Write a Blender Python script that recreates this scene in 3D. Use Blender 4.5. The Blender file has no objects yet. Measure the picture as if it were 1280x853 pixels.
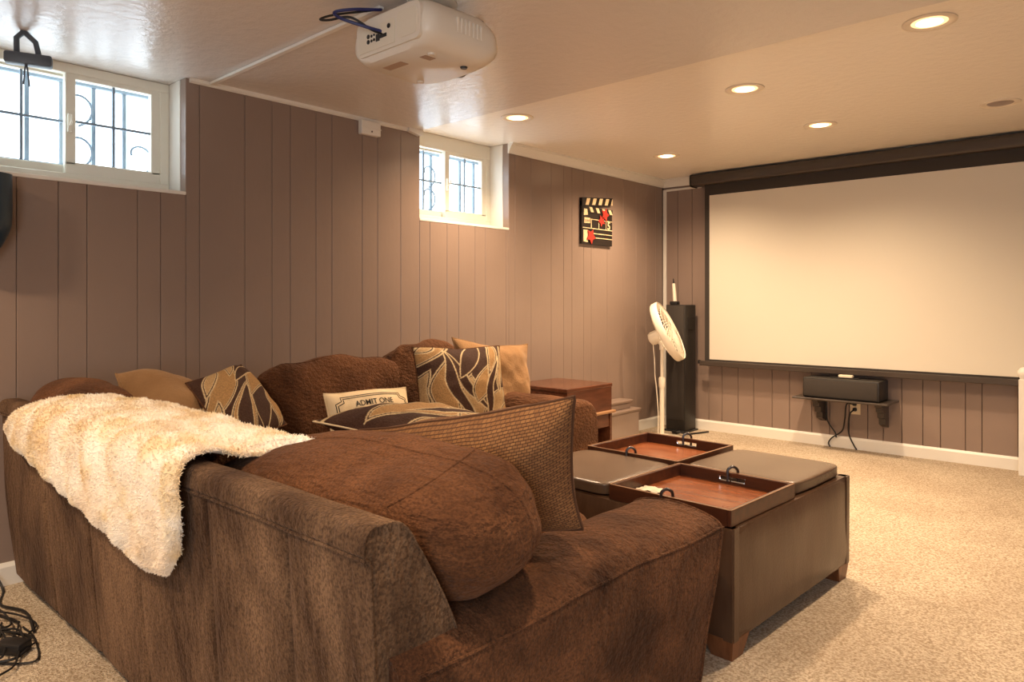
import bpy, bmesh, math, random
import numpy as np
from mathutils import Vector, Matrix, noise as mnoise

scene = bpy.context.scene
COL = scene.collection
R = math.radians

# ------------------------------------------------------------------ camera
cam_d = bpy.data.cameras.new('camera')
cam_d.sensor_width = 36.0
cam_d.lens = 897.0 / 1280.0 * 36.0
cam_d.shift_y = -(426.5 - 377.5) / 1280.0
cam_d.clip_start = 0.05
cam = bpy.data.objects.new('camera', cam_d)
cam.location = (0, 0, 1.08)
cam.rotation_euler = (R(90), 0, R(42.3))
COL.objects.link(cam)
scene.camera = cam

# ------------------------------------------------------------------ world: bright overcast daylight outside the windows
world = bpy.data.worlds.new('World')
scene.world = world
world.use_nodes = True
bgn = world.node_tree.nodes['Background']
bgn.inputs['Color'].default_value = (0.80, 0.90, 1.0, 1)
bgn.inputs['Strength'].default_value = 5.2

# ------------------------------------------------------------------ exposure
scene.view_settings.view_transform = 'Standard'
scene.view_settings.look = 'None'
scene.view_settings.gamma = 1.0
scene.view_settings.use_curve_mapping = False
scene.view_settings.exposure = 0.40

SPOT_W = 122.0          # every recessed lamp
WARM = (1.0, 0.715, 0.46)
LENS_E = 14.0

def area(name, loc, rot, sx, sy, power, color):
    d = bpy.data.lights.new(name, 'AREA')
    d.shape = 'RECTANGLE'; d.size = sx; d.size_y = sy
    d.energy = power; d.color = color
    o = bpy.data.objects.new(name, d)
    o.location = loc; o.rotation_euler = rot
    COL.objects.link(o)
    return o
# added cool fill behind the camera in place of daylight; no opening there
area('fill_behind', (0.9, -1.5, 1.25), (R(90), 0, R(15)), 1.7, 1.9, 48.0, (0.84, 0.91, 1.0))

# ------------------------------------------------------------------ materials
def mat(name, base=(0.5, 0.5, 0.5), rough=0.5, spec=0.5, metal=0.0, base2=None, nscale=6.0, ncoord='Object',
        stretch=(1, 1, 1), detail=4.0, ramp=(0.35, 0.65), bump=0.0, bscale=80.0, bstretch=(1, 1, 1), bdist=0.01,
        sheen=0.0, sheen_tint=(1, 1, 1), emit=None, estr=0.0, attr=None, coat=0.0, distort=0.0, base3=None,
        n3scale=60.0, n3fac=0.3, n3stretch=(1, 1, 1), bump2=0.0, b2scale=10, b2stretch=(1, 1, 1), rough2=None, trans=0.0):
    m = bpy.data.materials.new(name)
    m.use_nodes = True
    nt = m.node_tree
    N, L = nt.nodes, nt.links
    p = N['Principled BSDF']
    p.inputs['Base Color'].default_value = (*base, 1)
    p.inputs['Roughness'].default_value = rough
    p.inputs['Specular IOR Level'].default_value = spec
    p.inputs['Metallic'].default_value = metal
    p.inputs['Coat Weight'].default_value = coat
    p.inputs['Transmission Weight'].default_value = trans
    if sheen:
        p.inputs['Sheen Weight'].default_value = sheen
        p.inputs['Sheen Tint'].default_value = (*sheen_tint, 1)
        p.inputs['Sheen Roughness'].default_value = 0.45
    tc = N.new('ShaderNodeTexCoord')
    def nz(scale, st, det=4.0, dist=0.0):
        mp = N.new('ShaderNodeMapping'); mp.inputs['Scale'].default_value = st
        L.new(tc.outputs[ncoord], mp.inputs['Vector'])
        n = N.new('ShaderNodeTexNoise'); n.inputs['Scale'].default_value = scale
        n.inputs['Detail'].default_value = det; n.inputs['Distortion'].default_value = dist
        L.new(mp.outputs[0], n.inputs['Vector'])
        return n.outputs['Fac']
    colout = None
    if attr:
        a = N.new('ShaderNodeAttribute'); a.attribute_name = attr
        colout = a.outputs['Color']
    elif base2 is not None:
        f = nz(nscale, stretch, detail, distort)
        r = N.new('ShaderNodeValToRGB')
        r.color_ramp.elements[0].position = ramp[0]; r.color_ramp.elements[0].color = (*base, 1)
        r.color_ramp.elements[1].position = ramp[1]; r.color_ramp.elements[1].color = (*base2, 1)
        L.new(f, r.inputs['Fac'])
        colout = r.outputs['Color']
        if rough2 is not None:
            mr = N.new('ShaderNodeMapRange'); mr.inputs[1].default_value = ramp[0]; mr.inputs[2].default_value = ramp[1]
            mr.inputs[3].default_value = rough; mr.inputs[4].default_value = rough2
            L.new(f, mr.inputs[0]); L.new(mr.outputs[0], p.inputs['Roughness'])
    if base3 is not None:
        f3 = nz(n3scale, n3stretch, 3.0)
        r3 = N.new('ShaderNodeMapRange')
        r3.inputs[1].default_value = 0.42; r3.inputs[2].default_value = 0.62
        r3.inputs[3].default_value = 0.0; r3.inputs[4].default_value = n3fac
        L.new(f3, r3.inputs[0])
        mx = N.new('ShaderNodeMixRGB'); mx.inputs['Color2'].default_value = (*base3, 1)
        L.new(r3.outputs[0], mx.inputs['Fac'])
        if colout is not None:
            L.new(colout, mx.inputs['Color1'])
        else:
            mx.inputs['Color1'].default_value = (*base, 1)
        colout = mx.outputs['Color']
    if colout is not None:
        L.new(colout, p.inputs['Base Color'])
    prev = None
    for st, sc, bs in ((bump, bscale, bstretch), (bump2, b2scale, b2stretch)):
        if st:
            b = N.new('ShaderNodeBump'); b.inputs['Strength'].default_value = st
            b.inputs['Distance'].default_value = bdist
            L.new(nz(sc, bs, 3.0), b.inputs['Height'])
            if prev is not None: L.new(prev, b.inputs['Normal'])
            prev = b.outputs['Normal']
    if prev is not None:
        L.new(prev, p.inputs['Normal'])
    if emit:
        p.inputs['Emission Color'].default_value = (*emit, 1)
        p.inputs['Emission Strength'].default_value = estr
    return m

M = {}
M['wall'] = mat('taupe_paint', (0.245, 0.180, 0.147), 0.28, 0.5, base2=(0.275, 0.203, 0.165), nscale=1.6, bump=0.06, bscale=45, bstretch=(1, 1, 0.35), bdist=0.01)
M['wall_dark'] = mat('taupe_groove', (0.15, 0.105, 0.083), 0.6, 0.3)
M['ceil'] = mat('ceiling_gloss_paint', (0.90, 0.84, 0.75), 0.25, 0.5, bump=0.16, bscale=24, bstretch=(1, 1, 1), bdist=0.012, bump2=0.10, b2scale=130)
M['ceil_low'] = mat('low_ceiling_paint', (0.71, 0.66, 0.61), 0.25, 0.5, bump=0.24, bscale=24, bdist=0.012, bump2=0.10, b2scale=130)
M['plain'] = mat('plain_wall_paint', (0.42, 0.35, 0.29), 0.7, 0.3)
M['white'] = mat('white_trim_paint', (0.78, 0.75, 0.68), 0.35, 0.5)
M['vinyl'] = mat('cream_vinyl', (0.78, 0.75, 0.64), 0.35, 0.5)
M['iron'] = mat('iron_grille_glare', (0.22, 0.29, 0.37), 0.6, 0.4)  # grille bars are black; window glare is painted in as blue-grey
M['carpet'] = mat('carpet', (0.36, 0.27, 0.18), 0.95, 0.1, base2=(0.72, 0.62, 0.48), nscale=130, detail=4, ramp=(0.34, 0.64),
                  base3=(0.27, 0.18, 0.105), n3scale=2.2, n3fac=0.22, bump=0.9, bscale=170, bdist=0.012)
SU = dict(rough=0.82, spec=0.10, sheen=0.10, sheen_tint=(0.95, 0.62, 0.45))
M['suede'] = mat('brown_suede', (0.034, 0.012, 0.005), base2=(0.205, 0.088, 0.038), nscale=3.4, detail=6, ramp=(0.26, 0.70), distort=0.6, base3=(0.018, 0.007, 0.004),
                 n3scale=170, n3fac=0.45, bump=0.85, bscale=34, bstretch=(0.6, 1.6, 2.4), bdist=0.016, bump2=0.35, b2scale=150, **SU)
M['suede_back'] = mat('brown_suede_brushed', (0.020, 0.008, 0.004), base2=(0.200, 0.122, 0.070), nscale=4.2, stretch=(1.25, 1.0, 0.62), detail=5, ramp=(0.30, 0.68), distort=0.5,
                      base3=(0.012, 0.005, 0.003), n3scale=170, n3fac=0.55, bump=1.0, bscale=36, bstretch=(1.5, 1.5, 0.8), bdist=0.014, bump2=0.35, b2scale=150, **SU)
M['suede_arm'] = mat('brown_suede_arm', (0.026, 0.010, 0.005), base2=(0.165, 0.073, 0.034), nscale=5.5, detail=6, ramp=(0.28, 0.66), distort=0.5,
                     base3=(0.012, 0.005, 0.003), n3scale=170, n3fac=0.5, bump=1.0, bscale=46, bdist=0.018, bump2=0.35, b2scale=160, **SU)
M['tan'] = mat('tan_cord_fabric', (0.23, 0.125, 0.055), 0.85, 0.15, base2=(0.31, 0.18, 0.085), nscale=5, sheen=0.2, sheen_tint=(1, .8, .6), bump=0.5, bscale=120, bstretch=(1, 1, 1), bdist=0.006)
M['pattern'] = mat('leaf_print', attr='Col', rough=0.8, spec=0.2, base3=(0.09, 0.05, 0.03), n3scale=160, n3fac=0.35, bump=0.5, bscale=150, bdist=0.005)
M['ticket'] = mat('cream_canvas', (0.70, 0.55, 0.34), 0.8, 0.2, base2=(0.78, 0.63, 0.42), nscale=14, bump=0.3, bscale=160, bdist=0.004)
M['ink'] = mat('black_ink', (0.012, 0.010, 0.009), 0.7, 0.2)
M['sherpa'] = mat('sherpa_pile', (0.80, 0.67, 0.45), 0.95, 0.05, base2=(0.92, 0.86, 0.75), nscale=9, detail=4, ramp=(0.36, 0.52), base3=(0.62, 0.36, 0.10), n3scale=5.5, n3fac=0.30, n3stretch=(1, 2.2, 1), sheen=0.2, sheen_tint=(1, .95, .85))
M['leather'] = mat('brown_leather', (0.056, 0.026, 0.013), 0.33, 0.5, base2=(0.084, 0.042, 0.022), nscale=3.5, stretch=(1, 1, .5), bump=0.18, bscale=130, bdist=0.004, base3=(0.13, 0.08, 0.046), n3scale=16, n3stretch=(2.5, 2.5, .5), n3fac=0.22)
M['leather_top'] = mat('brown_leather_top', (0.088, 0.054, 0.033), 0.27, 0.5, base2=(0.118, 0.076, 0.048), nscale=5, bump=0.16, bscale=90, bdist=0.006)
M['wood'] = mat('cherry_wood', (0.045, 0.014, 0.007), 0.30, 0.5, base2=(0.085, 0.027, 0.011), nscale=7, stretch=(0.6, 5, 5), detail=5, bump=0.05, bscale=60, bstretch=(.5, 6, 6))
M['wood_floor'] = mat('cherry_wood_bright', (0.17, 0.045, 0.014), 0.26, 0.5, base2=(0.26, 0.082, 0.026), nscale=6, stretch=(1.0, 4, 4), detail=5)
M['wood_edge'] = mat('worn_wood_edge', (0.30, 0.16, 0.075), 0.4, 0.4)
M['wood_dark'] = mat('dark_walnut', (0.075, 0.026, 0.013), 0.25, 0.5, base2=(0.12, 0.042, 0.02), nscale=7, stretch=(5, .7, 5), detail=5)
M['leg_wood'] = mat('leg_wood', (0.12, 0.042, 0.015), 0.4, 0.4, base2=(0.20, 0.075, 0.028), nscale=10, stretch=(5, 5, .7))
M['black'] = mat('black_plastic', (0.018, 0.017, 0.017), 0.4, 0.4)
M['blackspk'] = mat('black_ash_vinyl', (0.022, 0.019, 0.017), 0.45, 0.4, bump=.1, bscale=200)
M['grille'] = mat('grey_speaker_cloth', (0.045, 0.038, 0.033), 0.8, 0.2, bump=.3, bscale=400, bdist=.003)
M['cable'] = mat('black_cable', (0.012, 0.011, 0.011), 0.5, 0.4)
M['bluecable'] = mat('blue_cable', (0.012, 0.018, 0.11), 0.4, 0.5)
M['chrome'] = mat('chrome', (0.75, 0.75, 0.75), 0.18, 0.5, 1.0)
M['strap'] = mat('dark_leather_strap', (0.028, 0.017, 0.014), 0.3, 0.5)
M['fan'] = mat('cream_plastic', (0.80, 0.73, 0.60), 0.4, 0.5)
M['proj'] = mat('projector_white', (0.74, 0.68, 0.58), 0.38, 0.5)
M['projpanel'] = mat('projector_panel', (0.74, 0.68, 0.56), 0.5, 0.4)
M['projlabel'] = mat('projector_label', (0.42, 0.30, 0.22), 0.6, 0.3)
M['screen'] = mat('screen_fabric', (0.64, 0.60, 0.51), 0.9, 0.1)
M['screenblack'] = mat('screen_border', (0.045, 0.038, 0.033), 0.75, 0.2)
M['housing'] = mat('screen_case', (0.055, 0.042, 0.034), 0.35, 0.5)
M['plate'] = mat('outlet_plate', (0.75, 0.62, 0.42), 0.4, 0.5)
M['lens'] = mat('lamp_lens', (1, .9, .7), 0.5, 0.2, emit=(1.0, 0.74, 0.45), estr=LENS_E)
M['baffle_glow'] = mat('lamp_baffle_glow', (1, .8, .6), 0.5, 0.2, emit=(1.0, 0.58, 0.26), estr=1.3)  # baffle lit by the bulb; that glow is put in as emission
M['baffle'] = mat('lamp_baffle', (0.80, 0.72, 0.60), 0.45, 0.4)
M['unlit'] = mat('unlit_lamp', (0.35, 0.28, 0.26), 0.25, 0.6)
M['hazespk'] = mat('black_speaker_haze', (0.018, 0.042, 0.065), 0.3, 0.5)  # speaker is black; the blue is window haze mixed into its colour
M['bracket'] = mat('slate_metal', (0.075, 0.095, 0.12), 0.45, 0.5)
M['slate'] = mat('slate_black', (0.02, 0.014, 0.011), 0.5, 0.3)
M['cream'] = mat('cream_print', (0.78, 0.64, 0.40), 0.6, 0.3, base2=(0.70, 0.52, 0.28), nscale=60)
M['red'] = mat('red_print', (0.40, 0.035, 0.022), 0.55, 0.3)
M['paper'] = mat('pale_paper', (0.70, 0.62, 0.48), 0.7, 0.2)
M['glass'] = bpy.data.materials.new('window_glass'); M['glass'].use_nodes = True
_nt = M['glass'].node_tree
_g = _nt.nodes.new('ShaderNodeBsdfGlossy'); _g.inputs['Roughness'].default_value = 0.02
_t = _nt.nodes.new('ShaderNodeBsdfTransparent'); _t.inputs['Color'].default_value = (0.96, 0.98, 0.98, 1)
_m = _nt.nodes.new('ShaderNodeMixShader')
_m.inputs[0].default_value = 0.06; _nt.links.new(_t.outputs[0], _m.inputs[1]); _nt.links.new(_g.outputs[0], _m.inputs[2])
_nt.links.new(_m.outputs[0], _nt.nodes['Material Output'].inputs['Surface'])
# woven fabric of the big cushion: crossed waves
def woven():
    m = mat('woven_basket_fabric', (0.15, 0.075, 0.038), 0.9, 0.1)
    nt = m.node_tree; N, L = nt.nodes, nt.links; p = N['Principled BSDF']
    uv = N.new('ShaderNodeUVMap')
    br = N.new('ShaderNodeTexBrick')
    br.inputs['Scale'].default_value = 1.0
    br.inputs['Brick Width'].default_value = 0.0125; br.inputs['Row Height'].default_value = 0.0065
    br.inputs['Mortar Size'].default_value = 0.0011; br.inputs['Mortar Smooth'].default_value = 0.6
    br.inputs['Color1'].default_value = (0.27, 0.135, 0.055, 1); br.inputs['Color2'].default_value = (0.19, 0.090, 0.038, 1)
    br.inputs['Mortar'].default_value = (0.075, 0.036, 0.019, 1)
    L.new(uv.outputs[0], br.inputs['Vector']); L.new(br.outputs['Color'], p.inputs['Base Color'])
    b = N.new('ShaderNodeBump'); b.inputs['Strength'].default_value = 0.6; b.inputs['Distance'].default_value = 0.004; b.invert = True
    L.new(br.outputs['Fac'], b.inputs['Height']); L.new(b.outputs[0], p.inputs['Normal'])
    p.inputs['Sheen Weight'].default_value = 0.08; p.inputs['Sheen Tint'].default_value = (1, .75, .6, 1)
    return m
M['woven'] = woven()

# ------------------------------------------------------------------ mesh helpers
def wpos(o):
    v = Vector((0, 0, 0))
    while o is not None:
        v += o.location; o = o.parent
    return v

def thing(name, label, cat, loc, group=None):
    o = bpy.data.objects.new(name, None); COL.objects.link(o)
    o.empty_display_size = 0.05
    o.location = loc
    o['label'] = label; o['category'] = cat
    if group: o['group'] = group
    return o

def tag(o, label, cat, group=None):
    o['label'] = label; o['category'] = cat
    if group: o['group'] = group
    return o

class MB:
    """collects geometry in world coordinates"""
    def __init__(s): s.v = []; s.f = []
    def add(s, verts, faces):
        k = len(s.v)
        s.v += [tuple(map(float, v)) for v in verts]
        s.f += [tuple(i + k for i in f) for f in faces]
        return s
    def bm(s, b):
        b.verts.index_update()
        s.add([v.co[:] for v in b.verts], [[v.index for v in f.verts] for f in b.faces]); b.free(); return s
    def box(s, x0, x1, y0, y1, z0, z1, bev=0.0, seg=1, mat4=None):
        b = bmesh.new(); bmesh.ops.create_cube(b, size=1.0)
        bmesh.ops.scale(b, vec=(abs(x1 - x0), abs(y1 - y0), abs(z1 - z0)), verts=b.verts)
        bmesh.ops.translate(b, vec=((x0 + x1) / 2, (y0 + y1) / 2, (z0 + z1) / 2), verts=b.verts)
        if bev: bmesh.ops.bevel(b, geom=b.edges[:], offset=bev, segments=seg, affect='EDGES', profile=0.5)
        if mat4 is not None: bmesh.ops.transform(b, matrix=mat4, verts=b.verts)
        return s.bm(b)
    def tube(s, pts, r, n=8, cap=True, closed=False):
        pts = [Vector(p) for p in pts]; m = len(pts)
        rr = r if isinstance(r, (list, tuple)) else [r] * m
        t0 = None; V = []; prevn = None
        for i, p in enumerate(pts):
            if closed: t = pts[(i + 1) % m] - pts[i - 1]
            else: t = pts[min(i + 1, m - 1)] - pts[max(i - 1, 0)]
            if t.length < 1e-9: t = Vector((0, 0, 1))
            t.normalize()
            if prevn is None:
                a = Vector((0, 0, 1)) if abs(t.z) < .9 else Vector((1, 0, 0))
                nn = t.cross(a).normalized()
            else:
                nn = (prevn - t * prevn.dot(t))
                nn = nn.normalized() if nn.length > 1e-6 else t.orthogonal().normalized()
            prevn = nn; bb = t.cross(nn)
            for k in range(n):
                an = 2 * math.pi * k / n
                V.append(p + (nn * math.cos(an) + bb * math.sin(an)) * rr[i])
        F = []
        for i in range(m if closed else m - 1):
            j = (i + 1) % m
            for k in range(n):
                F.append((i * n + k, i * n + (k + 1) % n, j * n + (k + 1) % n, j * n + k))
        if cap and not closed:
            F.append(tuple(range(n - 1, -1, -1))); F.append(tuple((m - 1) * n + k for k in range(n)))
        return s.add(V, F)
    def lathe(s, prof, n=24, mat4=None):
        """profile of (r, z) about local z; open ends capped when r == 0"""
        V = []; F = []
        for r, z in prof:
            for k in range(n):
                a = 2 * math.pi * k / n
                V.append(Vector((r * math.cos(a), r * math.sin(a), z)))
        for i in range(len(prof) - 1):
            for k in range(n):
                F.append((i * n + k, i * n + (k + 1) % n, (i + 1) * n + (k + 1) % n, (i + 1) * n + k))
        if mat4 is not None: V = [mat4 @ v for v in V]
        return s.add(V, F)
    def loft(s, rings, cap=True):
        n = len(rings[0]); V = [p for r in rings for p in r]; F = []
        for i in range(len(rings) - 1):
            for k in range(n):
                F.append((i * n + k, (i + 1) * n + k, (i + 1) * n + (k + 1) % n, i * n + (k + 1) % n))
        if cap:
            F.append(tuple(range(n))); F.append(tuple((len(rings) - 1) * n + k for k in range(n - 1, -1, -1)))
        return s.add(V, F)
    def prism(s, poly, a, b, axis='x'):
        """polygon (2 coords) extruded along axis from a to b"""
        def P(u, v, w):
            return {'x': (w, u, v), 'y': (u, w, v), 'z': (u, v, w)}[axis]
        n = len(poly)
        V = [P(u, v, a) for u, v in poly] + [P(u, v, b) for u, v in poly]
        F = [tuple(range(n - 1, -1, -1)), tuple(n + k for k in range(n))]
        F += [(k, (k + 1) % n, n + (k + 1) % n, n + k) for k in range(n)]
        return s.add(V, F)
    def build(s, name, m, parent=None, smooth=35, label=None, fixn=True):
        V = np.array(s.v, dtype=float)
        if parent is not None:
            off = wpos(parent); loc = Vector((0, 0, 0))
        else:
            mn, mx = V.min(0), V.max(0)
            off = Vector(((mn[0] + mx[0]) / 2, (mn[1] + mx[1]) / 2, mn[2])); loc = off
        me = bpy.data.meshes.new(name)
        me.from_pydata([tuple(v) for v in (V - np.array(off))], [], s.f)
        me.update()
        if fixn:
            b = bmesh.new(); b.from_mesh(me); bmesh.ops.recalc_face_normals(b, faces=b.faces); b.to_mesh(me); b.free()
        if smooth:
            me.polygons.foreach_set('use_smooth', [True] * len(me.polygons))
            me.set_sharp_from_angle(angle=R(smooth))
        me.materials.append(M[m])
        o = bpy.data.objects.new(name, me); COL.objects.link(o)
        o.location = loc
        if parent is not None: o.parent = parent
        if label: o['label'] = label
        return o

def struct(o): o['kind'] = 'structure'; return o

def roundpoly(pts, rad, n=5):
    out = []; m = len(pts)
    for i in range(m):
        p = Vector(pts[i]); a = Vector(pts[i - 1]) - p; b = Vector(pts[(i + 1) % m]) - p
        r = rad[i] if isinstance(rad, (list, tuple)) else rad
        r = min(r, a.length * .49, b.length * .49)
        if r < 1e-5: out.append(p); continue
        p0 = p + a.normalized() * r; p1 = p + b.normalized() * r
        for k in range(n + 1):
            t = k / n
            out.append(p0 * (1 - t) ** 2 + p * 2 * t * (1 - t) + p1 * t * t)
    return out

def resample(poly, d):
    out = []; m = len(poly)
    for i in range(m):
        a = Vector(poly[i]); b = Vector(poly[(i + 1) % m]); L = (b - a).length
        k = max(1, int(math.ceil(L / d)))
        for j in range(k): out.append(a.lerp(b, j / k))
    return out

def spline(pts, n=8):
    """Catmull-Rom through points"""
    P = [Vector(p) for p in pts]; P = [P[0] * 2 - P[1]] + P + [P[-1] * 2 - P[-2]]
    out = []
    for i in range(1, len(P) - 2):
        for k in range(n):
            t = k / n; a, b, c, d = P[i - 1], P[i], P[i + 1], P[i + 2]
            out.append(0.5 * ((2 * b) + (c - a) * t + (2 * a - 5 * b + 4 * c - d) * t * t + (3 * b - a - 3 * c + d) * t ** 3))
    out.append(P[-2]); return out

def n3(p, sc, amp, seed=0):
    q = Vector(p) * sc + Vector((seed * 7.3, seed * 3.1, seed * 1.7))
    return mnoise.noise(q) * amp

def frame(loc, right, up):
    r = Vector(right).normalized(); u = Vector(up); u = (u - r * u.dot(r)).normalized(); n = r.cross(u)
    m = Matrix.Identity(4)
    for i in range(3): m[i][0] = r[i]; m[i][1] = u[i]; m[i][2] = n[i]; m[i][3] = loc[i]
    return m

# ------------------------------------------------------------------ room shell
XL, YF = -3.273, 5.58           # faces of the panelled walls
ZC, ZS, YS = 2.15, 2.095, 2.78  # ceiling, lower ceiling, step
XR, YB = 1.5, -1.7
struct(MB().box(XL - .35, XR + .15, YB - .15, YF + .15, -0.12, 0.0).build('floor', 'carpet', smooth=0))
struct(MB().box(XL - .30, XR + .15, YS, YF + .15, ZC, 2.32).build('ceiling', 'ceil', smooth=0))
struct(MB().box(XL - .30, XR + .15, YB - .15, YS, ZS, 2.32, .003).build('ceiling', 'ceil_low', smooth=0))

W1 = (0.60, 1.407); W2 = (2.782, 3.566); ZSILL = 1.575
sh = MB()
xs0, xs1 = XL - .26, XL - .017
sh.box(xs0, xs1, YB, YF + .12, 0, ZSILL - .012)
for a, b, zt in ((YB, W1[0] - .012, ZS), (W1[1] + .012, W2[0] - .012, ZS), (W2[1] + .012, YF + .12, ZC)):
    sh.box(xs0, xs1, a, b, ZSILL - .012, zt)
wl = struct(sh.build('wall_left', 'wall_dark', smooth=0))
gl = [YB + .02, -1.42, -1.1, -.82, -.6, -.3, -.02, .17, .39, .57, 0.76, 0.902, 1.005, 1.201, 1.297, 1.469, 1.688, 1.83, 1.931, 2.079, 2.176, 2.371, 2.475, 2.64, 2.863, 3.003, 3.101, 3.246, 3.341, 3.539, 3.629, 3.796, 4.017, 4.161, 4.262, 4.408, 4.505, 4.719, 4.947, 5.138, 5.296, 5.45, YF - .016]
def plank_l(a, b, z0, z1):
    MB().box(XL - .0165, XL, a + .0009, b - .0009, z0, z1, 0.0016).build('plank', 'wall', wl, smooth=0)
for a, b in zip(gl[:-1], gl[1:]):
    segs = [(a, b)]
    def zt(y): return ZS - .002 if y < YS else ZC - .002
    for w in (W1, W2):
        ns = []
        for s, e in segs:
            if e <= w[0] or s >= w[1]: ns.append((s, e)); continue
            if s < w[0]: ns.append((s, w[0]))
            if e > w[1]: ns.append((w[1], e))
        segs = ns
    inside = [(max(a, w[0]), min(b, w[1])) for w in (W1, W2) if min(b, w[1]) > max(a, w[0])]
    # a plank cut by an opening is built as its full-height pieces plus the piece below the sill
    for s, e in segs:
        if e - s > .006:
            if inside:
                plank_l(s, e, .004, zt((s + e) / 2))
            else:
                plank_l(s, e, .004, zt((s + e) / 2))
    for s, e in inside:
        if e - s > .006: plank_l(s, e, .004, ZSILL)

wf = struct(MB().box(XL - .26, XR, YF + .017, YF + .14, 0, ZC).build('wall_far', 'wall_dark', smooth=0))
gf = [XL + .001, -3.13, -2.994, -2.84, -2.72, -2.58, -2.449, -2.298, -2.16, -1.99, -1.86, -1.72, -1.593, -1.49, -1.37, -1.238, -1.131, -0.985, -0.891, -0.695, -.58, -.43, -.33, -.12, .05, .2, .42, .6, .75, .95, 1.1, 1.3, XR]
for a, b in zip(gf[:-1], gf[1:]):
    MB().box(a + .0016, b - .0016, YF, YF + .0165, .004, ZC - .002, .0022).build('plank', 'wall', wf, smooth=0)
struct(MB().box(XR, XR + .12, YB, YF, 0, ZC).build('wall_right', 'plain', smooth=0))
struct(MB().box(XL, XR, YB - .12, YB, 0, ZC).build('wall_back', 'plain', smooth=0))

# mouldings and baseboards
def crown_prof(s):  # (offset from wall, z) for the stepped crown under the ceiling
    return [(0, ZC), (0, ZC - .068), (.010, ZC - .068), (.014, ZC - .052), (.028, ZC - .030), (.036, ZC - .014), (.046, ZC - .011), (.046, ZC)]
struct(MB().loft([[(XL + o, y, z) for o, z in crown_prof(0)] for y in (W2[1] - .012, YF - .001)]).build('trim_1', 'white', smooth=0))
struct(MB().loft([[(x, YF - o, z) for o, z in crown_prof(0)] for x in (XL + .001, XR)]).build('trim_2', 'white', smooth=0))
struct(MB().loft([[(XL + o, y, z) for o, z in [(0, ZS), (0, ZS - .02), (.006, ZS - .02), (.014, ZS - .012), (.016, ZS)]] for y in (W1[1] + .015, W2[0] - .002)]).build('trim_3', 'white', smooth=0))
# white end block where the lower ceiling stops at the second window
struct(MB().prism([(2.68, ZS + .0), (2.68, ZS - .02), (2.765, ZS - .036), (2.785, ZS - .03), (2.785, ZC), (2.78, ZC)], XL + .0, XL + .03, 'x').build('trim_4', 'white', smooth=0))
def base_prof(): return [(0, 0), (0, .085), (.006, .085), (.013, .074), (.015, .07), (.015, 0)]
struct(MB().loft([[(XL + o, y, z) for o, z in base_prof()] for y in (YB, YF - .001)]).build('baseboard_left', 'white', smooth=0))
struct(MB().loft([[(x, YF - o, z) for o, z in base_prof()] for x in (XL + .016, XR)]).build('baseboard_far', 'white', smooth=0))

# ------------------------------------------------------------------ windows
def window(idx, y0, y1, zroof, ztop):
    w = bpy.data.objects.new('window_%d' % idx, None); COL.objects.link(w)
    w.location = (XL - .1, y0, ZSILL); w['kind'] = 'structure'
    xo, xi = XL - .25, XL - .17          # frame depth
    zb = ZSILL + .03
    # reveal liners: jambs and sill
    MB().box(XL - .255, XL - .055, y1 - .004, y1 + .010, ZSILL - .01, zroof - .001, .001).build('jamb', 'white', w, smooth=0)
    MB().box(XL - .255, XL - .055, y0 - .010, y0 + .004, ZSILL - .01, zroof - .001, .001).build('jamb', 'white', w, smooth=0)
    MB().box(XL - .055, XL - .001, y1 - .001, y1 + .011, ZSILL - .01, zroof - .001, .001).build('jamb_edge', 'wall', w, smooth=0)
    MB().box(XL - .055, XL - .001, y0 - .011, y0 + .001, ZSILL - .01, zroof - .001, .001).build('jamb_edge', 'wall', w, smooth=0)
    MB().box(XL - .255, XL + .003, y0, y1, ZSILL - .012, ZSILL + .004, .002).build('sill', 'white', w, smooth=0)
    fr = MB()
    fr.box(xo, xi, y0 + .004, y1 - .004, ZSILL + .004, ZSILL + .052, .003)
    fr.box(xo, xi, y0 + .004, y1 - .004, ztop - .042, zroof - .001, .003)
    fr.box(xo, xi, y0 + .004, y0 + .045, ZSILL + .05, ztop - .04, .003)
    fr.box(xo, xi, y1 - .045, y1 - .004, ZSILL + .05, ztop - .04, .003)
    fr.build('window_frame', 'vinyl', w, smooth=0)
    ym = (y0 + y1) / 2
    for (a, b, x0, x1) in ((y0 + .043, ym + .012, xo + .005, xo + .036), (ym - .028, y1 - .043, xo + .040, xi - .004)):
        z0, z1 = ZSILL + .050, ztop - .036
        t = .040 if x1 > xo + .05 else .030
        s = MB()
        s.box(x0, x1, a, b, z0, z0 + t + .012, .003); s.box(x0, x1, a, b, z1 - t + .014, z1, .003)
        s.box(x0, x1, a, a + t, z0 + t, z1 - t + .02, .003); s.box(x0, x1, b - t, b, z0 + t, z1 - t + .02, .003)
        so = s.build('sash', 'vinyl', w, smooth=0)
        xm = (x0 + x1) / 2
        MB().box(xm - .002, xm + .002, a + t - .004, b - t + .004, z0 + t + .006, z1 - t + .018).build('pane', 'glass', so, smooth=0)
        g0, g1, h0, h1 = a + t, b - t, z0 + t + .012, z1 - t + .014
        mb = MB().box(xm - .007, xm + .007, (g0 + g1) / 2 - .005, (g0 + g1) / 2 + .005, h0, h1, .001)
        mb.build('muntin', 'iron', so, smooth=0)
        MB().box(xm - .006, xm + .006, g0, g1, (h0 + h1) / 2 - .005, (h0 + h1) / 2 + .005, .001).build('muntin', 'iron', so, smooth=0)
    # latch on the meeting stile
    MB().box(xi - .004, xi + .012, ym - .022, ym - .006, 1.80, 1.88, .003).tube([(xi + .012, ym - .014, 1.83), (xi + .03, ym - .012, 1.845), (xi + .03, ym - .012, 1.87)], .005).build('latch', 'vinyl', w)
    return w
window(1, W1[0], W1[1], ZS, ZS)
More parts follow.
